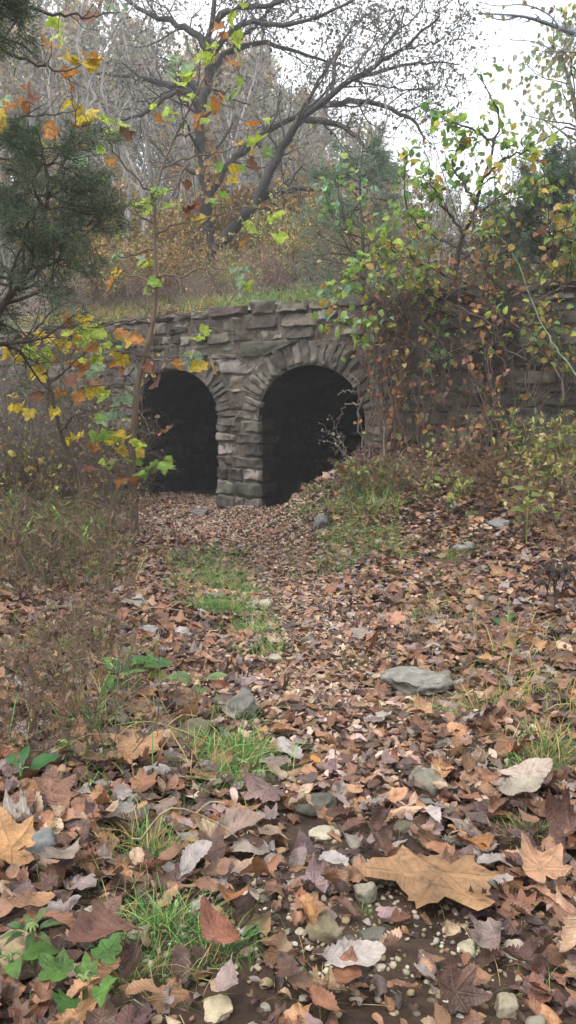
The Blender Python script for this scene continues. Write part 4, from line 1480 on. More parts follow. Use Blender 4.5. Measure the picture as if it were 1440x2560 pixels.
def tree_geo(H, r, leafpal, nleaf, kids=(16, 6, 3), lean=.05, spread=.8, blen=.42, lsz=(.06, .12), tcol='97918c', minr=.008):  # default trunk colour is paled, standing in for part of the haze
    polys, tips = [], []
    n = 12
    q = spline([np.zeros(3), np.array([RNG.normal(0, lean), RNG.normal(0, lean), .33]) * H, np.array([RNG.normal(0, lean * 1.5), RNG.normal(0, lean * 1.5), .66]) * H, np.array([RNG.normal(0, lean * 2), RNG.normal(0, lean * 2), 1]) * H], n)
    rad = np.linspace(r, r * .15, n)
    polys.append((q, rad))
    branch(polys, tips, list(q), list(dirs_of(q)), rad, H * blen, 0, 2, kids=kids, ratio=.5, spread=spread, wob=.26, trop=.06, start=.3, kr=.36, taper=.14)
    polys = [(a, np.maximum(b, minr)) for a, b in polys]
    tg, lg = Geo(), Geo()
    add_tubes(tg, polys, 4, lin(tcol))
    P = np.array([a for a, b in tips])
    P = P[RNG.integers(0, len(P), nleaf)] + RNG.normal(0, .12, (nleaf, 3))
    add_leaves(lg, SPECK, P, mats_from(rand_unit(nleaf) + [0, 0, -.4], rand_unit(nleaf)), RNG.uniform(*lsz, nleaf), pick(leafpal, nleaf, jit=.2))
    return tg, lg


def proto_tree(name, label, cat, geos, group):
    t = thing(name, label, cat, (0, 0, 0), group)
    geos[0].build('trunk', M_BARK, t)
    if geos[1].n:
        geos[1].build('foliage', M_SMALL, t)
    return t


GREYL = ['8f8a7a', '7d786a', '94907a', '767468']
OCH = ['a38550', '96783f', 'b08f55', '86693c', '9a744a']
RED = ['8a5446', '94614c', '74493f']
YEL = ['a39c5e', '959054', 'aaa266', '868455']
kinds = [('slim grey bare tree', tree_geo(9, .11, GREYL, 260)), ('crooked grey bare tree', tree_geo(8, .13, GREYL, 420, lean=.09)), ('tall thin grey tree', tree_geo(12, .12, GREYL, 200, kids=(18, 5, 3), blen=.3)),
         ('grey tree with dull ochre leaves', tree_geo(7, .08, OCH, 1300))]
place = []
rg = random.Random(3)
for k in range(46):
    Y = rg.uniform(17, 38)
    u = rg.uniform(-120, 960)
    place.append((u, Y, rg.choice([0, 1, 2, 2, 0, 3]), rg.uniform(.34, .54) if u > 620 else rg.uniform(.42, .75)))
place += [(300, 17.5, 1, .85), (590, 27, 2, 1.0), (345, 21, 0, .95), (700, 24, 0, .9), (430, 24, 2, .9), (880, 22, 1, .7), (150, 19, 0, 1.0)]
for _ in range(22):
    place.append((rg.uniform(120, 860), rg.uniform(15, 21), rg.choice([0, 1, 2, 3]), rg.uniform(.38, .6)))
place = [(u, Y, 2 if Y < 21 and k == 1 else k, sc_ * (.8 if Y < 21 else 1)) for (u, Y, k, sc_) in place if not (Y < 20.5 and 400 < u < 760)]
place.sort()
prot = [None] * len(kinds)
cntk = [0] * len(kinds)
for (u, Y, k, sc_) in place:
    p = on_hill(u, Y) - [0, 0, .1]
    lab = f'{kinds[k][0]} on the misty slope, {ORD[cntk[k]]} counting across from the cedars'
    cntk[k] += 1
    if prot[k] is None:
        prot[k] = proto_tree('bare_tree', lab, 'tree', kinds[k][1], 'bare trees on the misty hillside')
        o = prot[k]
        o.location = tuple(p)
        o.rotation_euler = (0, 0, rg.uniform(0, 6.28))
        o.scale = (sc_,) * 3
    else:
        copy_thing(prot[k], p, rg.uniform(0, 6.28), sc_, lab)

# far woods: one mass of greyed trunks, limbs and last leaves up to the ridge
gb, gf = Geo(), Geo()
fkinds = []
for j in range(8):
    a, b = tree_geo(RNG.uniform(8, 12), .13, GREYL + (OCH if j % 3 == 0 else []) + (YEL if j in (4, 6) else []), 620, kids=(13, 5, 2), lsz=(.12, .28), minr=.014, tcol='a3a29f', blen=.38)  # far bark painted paler still, in place of thicker haze
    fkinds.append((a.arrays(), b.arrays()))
FH = [float(a[0][:, 2].max()) for a, b in fkinds]
for _ in range(430):
    Y = 30 + 52 * RNG.random() ** 1.2
    u = RNG.uniform(-500, 1250)
    p = on_hill(u, Y) - [0, 0, .2]
    j = RNG.integers(0, 8)
    a, b = fkinds[j]
    th = RNG.uniform(0, 6.28)
    vs = np.interp(u, [0, 350, 700, 820, 920, 1000, 1250], [50, 130, 215, 310, 385, 460, 560]) + abs(RNG.normal(0, 70)) - 15
    s_ = float(np.clip((ZC + (985 - vs) / F * Y - p[2]) / FH[j], .25, 1.25))
    Rm = np.array([[math.cos(th), -math.sin(th), 0], [math.sin(th), math.cos(th), 0], [0, 0, 1]])
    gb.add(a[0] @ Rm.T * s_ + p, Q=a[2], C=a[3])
    gf.add(b[0] @ Rm.T * s_ + p, T=b[1], C=b[3])
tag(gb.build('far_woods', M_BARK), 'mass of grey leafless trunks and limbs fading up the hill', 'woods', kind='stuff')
tag(gf.build('far_woods_foliage', M_SMALL), 'last withered leaves of the woods fading up the hill', 'woods', kind='stuff')


# ------------------------------------------------------------------ shrubs
def shrub_geo(H, nstem, pal, nleaf, lsz, tcol, tm=SPECK, kids=(5, 4), wob=.25, spread=.7, r=.008, minr=.0025, fan=.55):
    polys, tips = [], []
    for _ in range(nstem):
        a = RNG.uniform(0, 6.28)
        d = np.array([math.cos(a) * fan * RNG.random(), math.sin(a) * fan * RNG.random(), 1])
        grow(polys, tips, np.array([math.cos(a), math.sin(a), 0]) * .05 * H, d, H * RNG.uniform(.6, 1.05), r * RNG.uniform(.7, 1.2), 0, 2, wob=wob, trop=.03, kids=kids, ratio=.45, spread=spread, seg=6, taper=.4, start=.25, kr=.6)
    polys = [(a, np.maximum(b, minr)) for a, b in polys]
    tg, lg = Geo(), Geo()
    add_tubes(tg, polys, 4, lin(tcol))
    if nleaf:
        P = np.array([a for a, b in tips])
        P = P[RNG.integers(0, len(P), nleaf)] + RNG.normal(0, .02, (nleaf, 3))
        add_leaves(lg, tm, P, mats_from(rand_unit(nleaf) + [0, 0, -.5], rand_unit(nleaf) + [0, -.3, .8]), RNG.uniform(*lsz, nleaf), pick(pal, nleaf, jit=.18))
    return tg, lg


def scatter(name, cat, group, kinds, spots, labelf, live=False, twig=None):
    """kinds: list of (word, geos); spots: (p, kind, scale). One prototype per kind, then copies."""
    pr = {}
    ct = {}
    for p, k, sc_ in spots:
        n_ = ct.get(k, 0)
        ct[k] = n_ + 1
        lab = labelf(kinds[k][0], n_)
        if k not in pr:
            t = thing(name, lab, cat, (0, 0, 0), group)
            kinds[k][1][0].build('stem', M_TWIG, t)
            if kinds[k][1][1].n:
                kinds[k][1][1].build('foliage', M_LIVE if live else M_SMALL, t)
            t.location = tuple(p)
            t.rotation_euler = (0, 0, random.uniform(0, 6.28))
            t.scale = (sc_,) * 3
            pr[k] = t
        else:
            copy_thing(pr[k], p, random.uniform(0, 6.28), sc_, lab)


# ochre and reddish understory beyond the wall
kd = [('ochre leaved shrub', shrub_geo(3.0, 6, OCH, 700, (.07, .13), '6b5a48', r=.02, minr=.006)), ('reddish twiggy shrub', shrub_geo(1.5, 10, RED, 110, (.04, .09), '84746b', r=.01, minr=.004)),
      ('tawny bare shrub', shrub_geo(1.7, 12, OCH, 50, (.04, .08), '8c8278', r=.01, minr=.004)), ('yellow green shrub', shrub_geo(2.6, 6, YEL, 600, (.06, .11), '6b5f4c', r=.018, minr=.005))]
sp = []
rg = random.Random(8)
for _ in range(60):
    sp.append((rg.uniform(180, 880), rg.uniform(19.6, 30), rg.choice([0, 0, 0, 3]), rg.uniform(.7, 1.2)))
for _ in range(46):
    sp.append((rg.choice([rg.uniform(180, 440), rg.uniform(720, 900)]), rg.uniform(14, 18.5), rg.choice([0, 0, 3]), rg.uniform(.3, .6)))
for _ in range(170):
    u_ = rg.uniform(160, 900)
    sp.append((u_, rg.uniform(12.4, 20), rg.choice([1, 2, 2, 3]), rg.uniform(.2, .4) if abs(u_ - 560) < 110 else rg.uniform(.3, .68)))
sp.sort()
scatter('wild_shrub', 'shrub', 'wild shrubs on the slope beyond the wall', kd, [(on_hill(u, Y), k, s_) for u, Y, k, s_ in sp if on_hill(u, Y)[1] > 0 and so(on_hill(u, Y)[0], Y)[1] < -.5],
        lambda w, n_: f'{w} behind the wall, {ORD[n_]} one counting across from the cedars')

# brushy undergrowth on the shaded bank and the wall end
YL = ['a39648', '8f8546', '7f7d40', 'a8964c', '7c6240', '6f6044']
kd = [('tangled bare bush', shrub_geo(1.5, 11, YL, 60, (.04, .07), '4d423a', tm=OVATE, wob=.4, spread=1.0)), ('small bush with pale yellow leaves', shrub_geo(1.1, 9, YL, 120, (.05, .085), '4a3f37', tm=OVATE, wob=.3)),
      ('thicket of grey brown twigs', shrub_geo(2.0, 10, YL, 30, (.04, .07), '6b5f57', tm=OVATE, wob=.35, spread=1.0))]
sp = []
for _ in range(95):
    s = rg.uniform(-6.5, -2.7)
    o = rg.uniform(.05, 3.6) if s < -3.1 else rg.uniform(.1, .5)
    q = W(s, 0, o)
    q[2] = float(ground_z(q[0], q[1]))
    sp.append((q[0] / q[1], q, rg.choice([0, 1, 1, 2, 0]), rg.uniform(.6, 1.1)))
sp.sort(key=lambda x: x[0])
for _ in range(34):
    q = gp(rg.uniform(-60, 300), rg.uniform(1235, 1330))
    sp.append((q[0] / q[1], q, rg.choice([0, 1, 1, 2, 0]), rg.uniform(.55, 1.05)))
sp.sort(key=lambda x: x[0])
scatter('undergrowth_bush', 'bush', 'bushes on the shaded bank by the smaller tunnel', kd, [x[1:] for x in sp],
        lambda w, n_: f'{w} on the shaded bank, {ORD[n_]} counting towards the tunnels')

# brush along the wall top
kd = [('bare twiggy brush', shrub_geo(1.0, 9, OCH, 24, (.04, .08), '6a5c52', tm=OVATE, wob=.45, spread=1.1)), ('grey arching brush', shrub_geo(1.5, 8, YL, 60, (.04, .08), '6d625a', tm=OVATE, wob=.35, spread=.9))]
sp = []
for _ in range(34):
    s = rg.uniform(-5.5, 6.5) if _ < 14 else rg.uniform(1.2, 6.5)
    q = W(s, 0, -rg.uniform(.2, 2.2))
    q[2] = float(hill_z(q[0], q[1]))
    if -2.2 < s < 1.2:
        continue
    sp.append((s, q, rg.choice([0, 1]), rg.uniform(.6, 1.1)))
sp.sort(key=lambda x: x[0])
scatter('brush', 'brush', 'brush rooted along the top of the wall', kd, [x[1:] for x in sp],
        lambda w, n_: f'{w} rooted on top of the wall, {ORD[n_]} counting towards the vines')

# ------------------------------------------------------------------ green bush above the right-hand part of the wall
RUST0 = ['7f4c30', '935a3a', '6d4332', '9a7a42', '7b5341']
GB = ['7d9c3c', '6b8d3a', '8fae45', 'a8b94a', '5c7f3c', '739c63', 'c4b440', 'a5803a']
GBW = [22, 20, 18, 12, 14, 8, 8, 3]


def leafy(name, label, cat, stems, Y, r0, r1, leafsz, n_mult, pal, wts, stemcol, kids=(6, 4), bl=.55, tm=OVATE, wander=.6, spread=.8, group=None, mat=None, minr=.0022, below=None, extra=None, wob=.25, start=.3):
    polys, tips = [], []
    first = None
    for k, pts in enumerate(stems):
        dY = random.uniform(-wander, wander) if k else 0
        q, r = px_poly(pts, [Y + dY * j / (len(pts) - 1) for j in range(len(pts))], 18, r0 if k == 0 else r0 * .6, r1)
        q[1:-1] += RNG.normal(0, .012, q[1:-1].shape)
        if first is None:
            first = q[0]
        polys.append((q, r))
        branch(polys, tips, list(q), list(dirs_of(q)), r, bl, 0, 1, kids=kids, ratio=.5, spread=spread, wob=wob, trop=.04, start=start, kr=.5)
    if below:
        polys = [x for x in polys]
    polys = [(a, np.maximum(b, minr)) for a, b in polys]
    P = np.array([a for a, b in tips])
    D = np.array([b for a, b in tips])
    n = int(len(P) * n_mult)
    i = RNG.integers(0, len(P), n)
    lg = Geo()
    off = RNG.normal(0, .065, (n, 3))
    add_leaves(lg, tm, P[i] + off, mats_from(D[i] * .5 + rand_unit(n) * .8 + [0, 0, -.35], RNG.normal(0, .5, (n, 3)) + [0, -.6, .7]), RNG.uniform(*leafsz, n), pick(pal, n, wts, .15))
    return bld(name, label, cat, first, polys, stemcol, lg, group, mat=mat)


pb = on_hill(1130, 9.5)
leafy('green_bush', 'dark stemmed bush with broad green and yellow leaves on top of the wall', 'bush',
      [[(1125, 740), (1140, 660), (1160, 590), (1195, 510), (1212, 440), (1235, 360), (1255, 310), (1232, 250), (1195, 190)], [(1160, 590), (1120, 530), (1085, 480), (1070, 420)],
       [(1165, 570), (1210, 520), (1260, 490), (1320, 470), (1370, 460)], [(1212, 440), (1260, 400), (1320, 380), (1380, 400)], [(1150, 620), (1100, 600), (1040, 560), (1010, 480), (1020, 370)],
       [(1235, 360), (1190, 330), (1140, 310), (1090, 300)], [(1140, 660), (1190, 620), (1230, 560), (1270, 540)], [(1130, 700), (1060, 660), (1000, 640), (960, 600)], [(1195, 510), (1150, 450), (1130, 400), (1160, 340)],
       [(1140, 660), (1230, 650), (1300, 600), (1380, 580)]],
      9.4, .03, .005, (.07, .16), 1.5, GB, GBW, '3d3733', kids=(9, 3), bl=.5, wander=.7)
leafy('green_bush', 'pale green serrated sprig in front of the young cedar', 'bush', [[(900, 700), (880, 620), (860, 540), (845, 470), (870, 430)], [(870, 590), (830, 530), (815, 490)], [(865, 560), (900, 500), (930, 470)]],
      10.2, .014, .004, (.08, .14), .9, ['7fa04c', '6b9a55', '8fb39a', '9cb052'], None, '4a433d', kids=(6, 3), bl=.32)
leafy('creeper', 'green creeper with scattered leaves draped over the wall above the larger arch', 'vine',
      [[(1020, 790), (960, 760), (900, 735), (840, 730), (790, 745)], [(960, 760), (900, 790), (850, 800), (810, 820)], [(1000, 720), (930, 690), (880, 700), (840, 740)], [(990, 760), (940, 800), (890, 830)], [(1010, 700), (980, 650), (930, 640), (890, 660)]],
      9.35, .012, .004, (.07, .13), 1.1, ['7c9c46', '8fae4c', 'a7b84f', '8fb39c', 'b79a3e', 'a5683a'], [5, 5, 4, 4, 2, 1], '5a4a40', kids=(8, 3), bl=.35, wander=.3)

def ustems(n, ua, ub, vb, vt0, vt1, drift=50):
    out = []
    for _ in range(n):
        u = random.uniform(ua, ub)
        vt = random.uniform(vt0, vt1)
        d = random.gauss(0, drift)
        out.append([(u + d * (j / 4) ** 1.4 + random.gauss(0, 8), vb + (vt - vb) * j / 4) for j in range(5)])
    return out


MIXP = ['7d9440', '6d8840', '95a548', 'b0a848', '8a7a42', '8a5a3c', '6f8f5c', 'b59a4a']
leafy('green_bush', 'loose tall bush of mixed yellow and green leaves at the end of the wall', 'bush', ustems(9, 1250, 1450, 800, 400, 600), 8.5, .014, .004, (.06, .12), .8, MIXP, None, '4a413a', kids=(9, 3), bl=.42, spread=1.0)
leafy('brush', 'tall bare twiggy thicket rising above the vine tangle', 'brush', ustems(12, 980, 1260, 770, 330, 520), 9.9, .012, .003, (.05, .09), .1, MIXP, None, '6a5f56', kids=(12, 4), bl=.6, spread=.9, wob=.3)
leafy('brush', 'grey twiggy thicket with a few yellow leaves against the sky', 'brush', ustems(11, 1180, 1450, 740, 260, 480, 70), 10.4, .013, .003, (.05, .1), .3, MIXP, None, '706860', kids=(12, 4), bl=.65, spread=.9, wob=.3)
leafy('green_bush', 'low mixed bush with yellowing leaves under the young cedar', 'bush', ustems(8, 930, 1130, 800, 560, 680), 9.0, .010, .003, (.06, .12), .7, MIXP, None, '52473f', kids=(9, 3), bl=.4, spread=1.0)
leafy('green_bush', 'scrambling bush with pale green leaves over the end wall', 'bush', ustems(8, 1230, 1450, 1000, 700, 820, 70), 8.0, .009, .003, (.05, .10), .6, MIXP, None, '52473f', kids=(10, 3), bl=.4, spread=1.1, wob=.35)
leafy('brush', 'brown twiggy scrub with withered leaves beside the larger arch', 'brush', ustems(10, 930, 1060, 1180, 780, 900, 30), 8.9, .009, .003, (.05, .09), .25, RUST0, None, '5f5148', kids=(12, 4), bl=.4, spread=1.0, wob=.35)

# ------------------------------------------------------------------ vines on the wall
RUST = ['85573a', '9a6a44', '75523f', 'a87a4a', '866550', 'a8924c', '6f8a48', '665045']
RW = [16, 15, 13, 10, 13, 16, 16, 8]


def wallv(u, v, o):
    """point o metres in front of the wall face in direction (u, v)"""
    r = ray(u, v)
    c = X0 + WN * o
    k = np.dot(c - CAM, WN) / np.dot(r, WN)
    return CAM + r * k


def vine(name, label, stems, leafsz, nm, pal, wts, stemcol, kids=(10, 3), bl=.4, tm=OVATE, r0=.009, group=None, wob=.3, mat=None, cat='vine'):
    polys, tips = [], []
    first = None
    for pts in stems:
        o0 = random.uniform(.15, .6)
        q = spline([wallv(u, v, o0 * (1 - .5 * k / len(pts)) + random.uniform(-.05, .05)) for k, (u, v) in enumerate(pts)], 20)
        q[1:-1] += RNG.normal(0, .015, q[1:-1].shape)
        if first is None:
            gz = float(ground_z(q[0][0], q[0][1]))
            first = np.array([q[0][0], q[0][1], gz])
        r = np.linspace(r0, r0 * .4, 20)
        polys.append((q, r))
        branch(polys, tips, list(q), list(dirs_of(q)), r, bl, 0, 1, kids=kids, ratio=.5, spread=1.0, wob=wob, trop=.0, start=.1, kr=.45)
    polys = [(a, np.maximum(b, .002)) for a, b in polys]
    P = np.array([a for a, b in tips])
    n = int(len(P) * nm)
    lg = Geo()
    if n:
        i = RNG.integers(0, len(P), n)
        add_leaves(lg, tm, P[i] + RNG.normal(0, .03, (n, 3)), mats_from(rand_unit(n) + [0, 0, -.8], RNG.normal(0, .5, (n, 3)) + [0, -.6, .6]), RNG.uniform(*leafsz, n), pick(pal, n, wts, .18))
    return bld(name, label, cat, first, polys, stemcol, lg, group, mat=mat or M_LITTER)


def vstems(n, ua, ub, v0, v1, drift=60):
    out = []
    for _ in range(n):
        u = random.uniform(ua, ub)
        k = 5
        out.append([(u + random.gauss(0, drift * .3) + drift * j / k * random.uniform(-1, 1), v0 + (v1 - v0) * j / k) for j in range(k + 1)])
    return out


VG = 'vines covering the wall'
vine('vine', 'brown vine with rusty withered leaves hanging down the middle of the wall', vstems(9, 950, 1080, 1260, 740), (.05, .11), .3, RUST, RW, '5f4c42', group=VG)
vine('vine', 'thick curtain of rust coloured leaves on the wall between bush and pale cane', vstems(9, 1080, 1220, 1240, 680), (.05, .12), .42, RUST, RW, '5a473d', group=VG)
vine('vine', 'sparse reddish vine climbing beside the pale green cane', vstems(4, 1200, 1290, 1230, 720), (.06, .12), .45, RUST, RW, '5d4a40', group=VG)
vine('vine', 'bare grey stems climbing at the edge of the larger arch', vstems(7, 890, 960, 1190, 720, 40), (.05, .09), .12, RUST, RW, '7a6b5f', group=VG, kids=(14, 4), bl=.45)
vine('vine', 'dense bare brown tangle under the creeper beside the larger arch', vstems(11, 900, 1040, 1000, 700, 70), (.05, .09), .12, RUST, RW, '55463d', group=VG, kids=(16, 5), bl=.5, wob=.45)
vine('vine', 'bare dark tangle high on the wall below the green bush', vstems(15, 1030, 1300, 900, 650, 110), (.05, .1), .12, RUST, RW, '4c4039', group=VG, kids=(16, 5), bl=.5, wob=.45)
vine('vine', 'thin bare vine trailing on the far end of the wall', vstems(9, 1290, 1450, 1000, 640, 90), (.05, .1), .15, RUST, RW, '5a4e47', group=VG, kids=(12, 4), bl=.5, wob=.4)
vine('vine', 'low brown thicket at the foot of the wall', vstems(18, 940, 1340, 1290, 1050, 70), (.05, .1), .4, RUST, RW, '5c4a40', group=VG, kids=(9, 4), bl=.35, wob=.4)
vine('creeper', 'small green leaved creeper at the middle of the vine tangle', vstems(3, 1060, 1110, 960, 770, 40), (.06, .1), .8, ['6f9a55', '8fb070', 'a8b552'], None, '4f4a3c', kids=(6, 2), bl=.25, mat=M_LIVE)
vine('creeper', 'bare branch stubs leaning out of the larger arch edge', [[(905, 1120), (898, 1050), (900, 990), (890, 950), (860, 930)], [(902, 1010), (870, 1010), (850, 1040), (838, 1070)], [(900, 985), (870, 975), (845, 985)]], (.05, .08), 0, RUST, RW, '6f6358', kids=(2, 2), bl=.12, r0=.012)
vine('weed_stalk', 'dry dead weed stalk with seed heads in front of the larger tunnel', [[(890, 1190), (860, 1130), (830, 1085), (795, 1055)], [(870, 1150), (850, 1100), (830, 1040)], [(885, 1170), (860, 1160), (860, 1100), (850, 1080)], [(868, 1145), (835, 1110), (800, 1098)]], (.022, .038), .8,
     ['6f6962', '7d766e'], None, '756d65', kids=(5, 3), bl=.1, r0=.005, tm=SPECK, cat='weed')
# hanging dark-leaved ivy and creepers on the left end of the wall
vine('vine', 'dark brown vine over the wall end above the smaller tunnel', vstems(9, 150, 350, 1150, 780, 60), (.06, .1), .5, YL + ['8a5a42', '6f4a38'], None, '5a4b42', group=VG, kids=(10, 4), bl=.5, wob=.4)

# pale green cane arching down at the edge
q = spline([wallv(1250, 590, .2), wallv(1295, 660, .5), wallv(1345, 790, .8), wallv(1390, 870, 1.2), wallv(1445, 940, 1.3), wallv(1530, 1010, 1.4)], 26)
q = q + RNG.normal(0, .006, q.shape)
cane_polys = [(q, np.linspace(.003, .011, 26)), (spline([q[16], q[16] + [-.2, -.05, .12], q[16] + [-.38, -.05, .14]], 6), np.linspace(.006, .003, 6))]
lg = Geo()
bld('bramble_cane', 'smooth pale green bramble cane arching across the end of the wall', 'cane', q[0], cane_polys, '66725a', lg)

# ------------------------------------------------------------------ weeds
WG = ['6f8c45', '86a05a', '9aa860', '5d7d45', 'a89c58', 'b5a468']
kd = [('leafy green weed', shrub_geo(.62, 4, WG, 70, (.04, .075), '5d6040', tm=LANCE, kids=(6, 2), spread=.9, r=.004, minr=.0018)), ('dry brown weed', shrub_geo(.7, 6, ['8c6f4f', '6b5844', '8a7354'], 60, (.04, .09), '65564a', tm=LANCE, kids=(5, 3), spread=.8, r=.004, minr=.0016)),
      ('wispy straw coloured weed', shrub_geo(.8, 9, ['8c7c58', '7a6b4c'], 26, (.05, .12), '6f614a', tm=LANCE, kids=(3, 2), spread=.5, r=.003, minr=.0014, fan=.8))]
sp = []
rg = random.Random(21)
for _ in range(78):
    sp.append((gp(rg.uniform(-40, 330) * rg.uniform(.5, 1), rg.uniform(1265, 1520)), rg.choice([0, 1, 1, 0, 2, 1]), rg.uniform(.3, .9)))
for _ in range(30):
    sp.append((gp(rg.uniform(-20, 290), rg.uniform(1490, 1960)), rg.choice([1, 2, 1, 0]), rg.uniform(.16, .36)))
sp.sort(key=lambda x: -x[0][1])
scatter('weed', 'weed', 'weeds on the bank below the dark cedar', kd, sp, lambda w, n_: f'{w} below the dark cedar, {ORD[n_]} one counting from the wall', live=True)
sp = []
kd2 = [('leafy green weed', shrub_geo(.6, 4, WG, 60, (.05, .09), '5d6040', tm=OVATE, kids=(5, 2), spread=.9, r=.004, minr=.0018)), ('tall thin weed with narrow leaves', shrub_geo(1.1, 3, WG, 80, (.06, .11), '5d6040', tm=LANCE, kids=(8, 2), spread=.8, r=.005, minr=.002)),
       ('dry brown weed', shrub_geo(.6, 7, ['8c6f4f', '7a5f48'], 50, (.05, .09), '6f5c4b', tm=OVATE, kids=(5, 3), spread=.9, r=.004, minr=.0016)), ('leggy weed with pale yellow leaves', shrub_geo(.7, 4, ['a89d58', '9c9460', '8d9a5c', 'ada474'], 34, (.05, .09), '6f5c4b', tm=OVATE, kids=(5, 2), spread=.9, r=.004, minr=.0016))]
for u, v in [(1380, 1330), (1410, 1250), (1350, 1180), (1430, 1180), (1290, 1270), (1130, 1290), (1050, 1280), (960, 1250), (1240, 1200), (1400, 1100), (1340, 1120), (1440, 1330), (1180, 1240), (930, 1200), (1000, 1200), (1080, 1210), (1300, 1360), (1410, 1400), (1280, 1180), (1150, 1180),
             (1440, 1050), (1360, 1240), (1420, 1150), (1330, 1320), (1440, 1260), (1210, 1290), (1390, 1200), (880, 1220), (905, 1190), (1460, 1380)]:
    k = 1 if (u, v) in ((1400, 1100), (1440, 1050), (1340, 1120)) else (3 if u > 1300 and rg.random() < .6 else rg.choice([0, 2, 3, 2]))
    sp.append((gp(u, max(v, 1235)), k, rg.uniform(.6, 1.1)))
sp.sort(key=lambda x: x[0][0] / x[0][1])
scatter('weed', 'weed', 'weeds at the foot of the vine tangle', kd2, sp, lambda w, n_: f'{w} by the vines, {ORD[n_]} one counting from the tunnels', live=True)


def seedling(name, label, u, v, H, leaves, stemcol, lean=(0, 0), tm=OVATE, cat='plant', pal=None, rosette=False):
    """one small plant: leaves = list of (height fraction, azimuth, size, colour)"""
    p = gp(u, v)
    st = spline([p - [0, 0, .02], p + [lean[0] * .4, lean[1] * .4, H * .5], p + [lean[0], lean[1], H]], 10)
    polys = [(st, np.linspace(.004, .002, 10))]
    pos, yv, szs, cols = [], [], [], []
    for f, az, sz, c in leaves:
        b = st[int(f * 9)]
        a = math.radians(az)
        d = np.array([math.cos(a), math.sin(a), random.uniform(-.1, .35)])
        e = b + d * sz * .25
        polys.append((spline([b, (b + e) / 2 + [0, 0, .004], e], 4), np.linspace(.002, .0012, 4)))
        pos.append(e + d * sz * .42)
        yv.append(d)
        szs.append(sz)
        cols.append(lin(c) * random.uniform(.45, .65))
    g = Geo()
    add_leaves(g, tm, np.array(pos), mats_from(np.array(yv), np.tile([0, -.25, 1.], (len(pos), 1)) + RNG.normal(0, .15, (len(pos), 3))), np.array(szs), np.array(cols))
    return bld(name, label, cat, p, polys, stemcol, g)


seedling('seedling', 'green seedling with a whorl of pointed leaves beside the upright mossy rock', 345, 1745, .10, [(.9, 20, .08, '5f8f4e'), (.9, 90, .065, '72a05a'), (.95, 170, .085, '4e8248'), (.95, 230, .075, '4e7f46'), (1, 310, .075, '6b9a50'), (.6, 340, .075, 'a9b04a'), (.5, 200, .06, '5f8f4e')], '6b7a4a')
seedling('seedling', 'tiny seedling with two heart-shaped green leaves by the angular slanted rock', 500, 1765, .07, [(1, 200, .07, '8fae6f'), (1, 10, .06, 'a3bd7f'), (.8, 280, .06, '7f9f62')], '7d8a58')
seedling('seedling', 'upright yellow green plant with round leaves at the foot of the vines', 1315, 1365, .42, [(.7, 200, .13, 'a5b35f'), (.75, 330, .12, 'b5bf72'), (.85, 260, .14, '9fb35a'), (.9, 20, .12, 'a8b86a'), (1, 150, .12, 'b0bb6f'), (1, 280, .11, '93ab58'), (.55, 300, .1, '8fa850')], '7d9a48')
seedling('wild_plant', 'star-shaped narrow leaved wild plant beside the big tan rock', 85, 2440, .05, [(1, a, .026, c) for a, c in zip(range(0, 360, 40), ['6f8f52', '5f8450', '7d9a5c'] * 3)], '6b7a4a', tm=LANCE)
seedling('wild_plant', 'broad bright green lobed leaves at the bottom picture edge', 215, 2545, .035, [(1, 60, .034, '6f9f4a'), (1, 150, .036, '7bab50'), (.8, 250, .03, '639545'), (1, 330, .028, '77a54d'), (.6, 100, .026, '86b35c')], '6b7a4a', tm=SYC_M)
seedling('wild_plant', 'pair of pointed green leaves at the edge below the big tan rock', 30, 2465, .03, [(1, 10, .038, '77a552'), (.9, 170, .038, '6b9a4c'), (1, 300, .025, '7fae58')], '6b7a4a')
seedling('wild_plant', 'folded green leaf standing alone in brown litter', 55, 1985, .04, [(1, 110, .065, '4f8a4a'), (.9, 20, .05, '47803f')], '5d7a45')
seedling('wild_plant', 'small bluish green sprout in dead stems', 160, 1770, .09, [(.6, 20, .045, '6f9a78'), (.8, 200, .045, '5f8f6c'), (1, 90, .04, '6b9a70'), (1, 300, .045, '6f9a6a'), (.4, 250, .04, '5f8a60')], '6b7a5a', tm=LANCE)
seedling('wild_plant', 'tall arching green blade plant among dead stems', 235, 1800, .13, [(.5, 80, .08, '6f9a48'), (.8, 20, .075, '7ba552'), (1, 120, .07, '86ad58'), (.3, 200, .075, '5f8f45')], '7d9a58', lean=(.05, -.02), tm=LANCE)
seedling('wild_plant', 'single broad grass-like blade standing in leaves below the dry plant', 1270, 1575, .14, [(.3, 75, .17, '6f9a52'), (.2, 110, .12, '5f8f4a'), (.4, 60, .1, '7fa55c')], '7d9a58', tm=LANCE)
seedling('wild_plant', 'dark withered plant with drooping blackened leaves', 1385, 1545, .2, [(1, a, .085, c) for a, c in zip(range(0, 360, 30), ['4a3b33', '54443a', '40342d'] * 4)] + [(.7, a, .08, '4a3b33') for a in range(15, 360, 60)], '4a3d34', tm=DROOP)
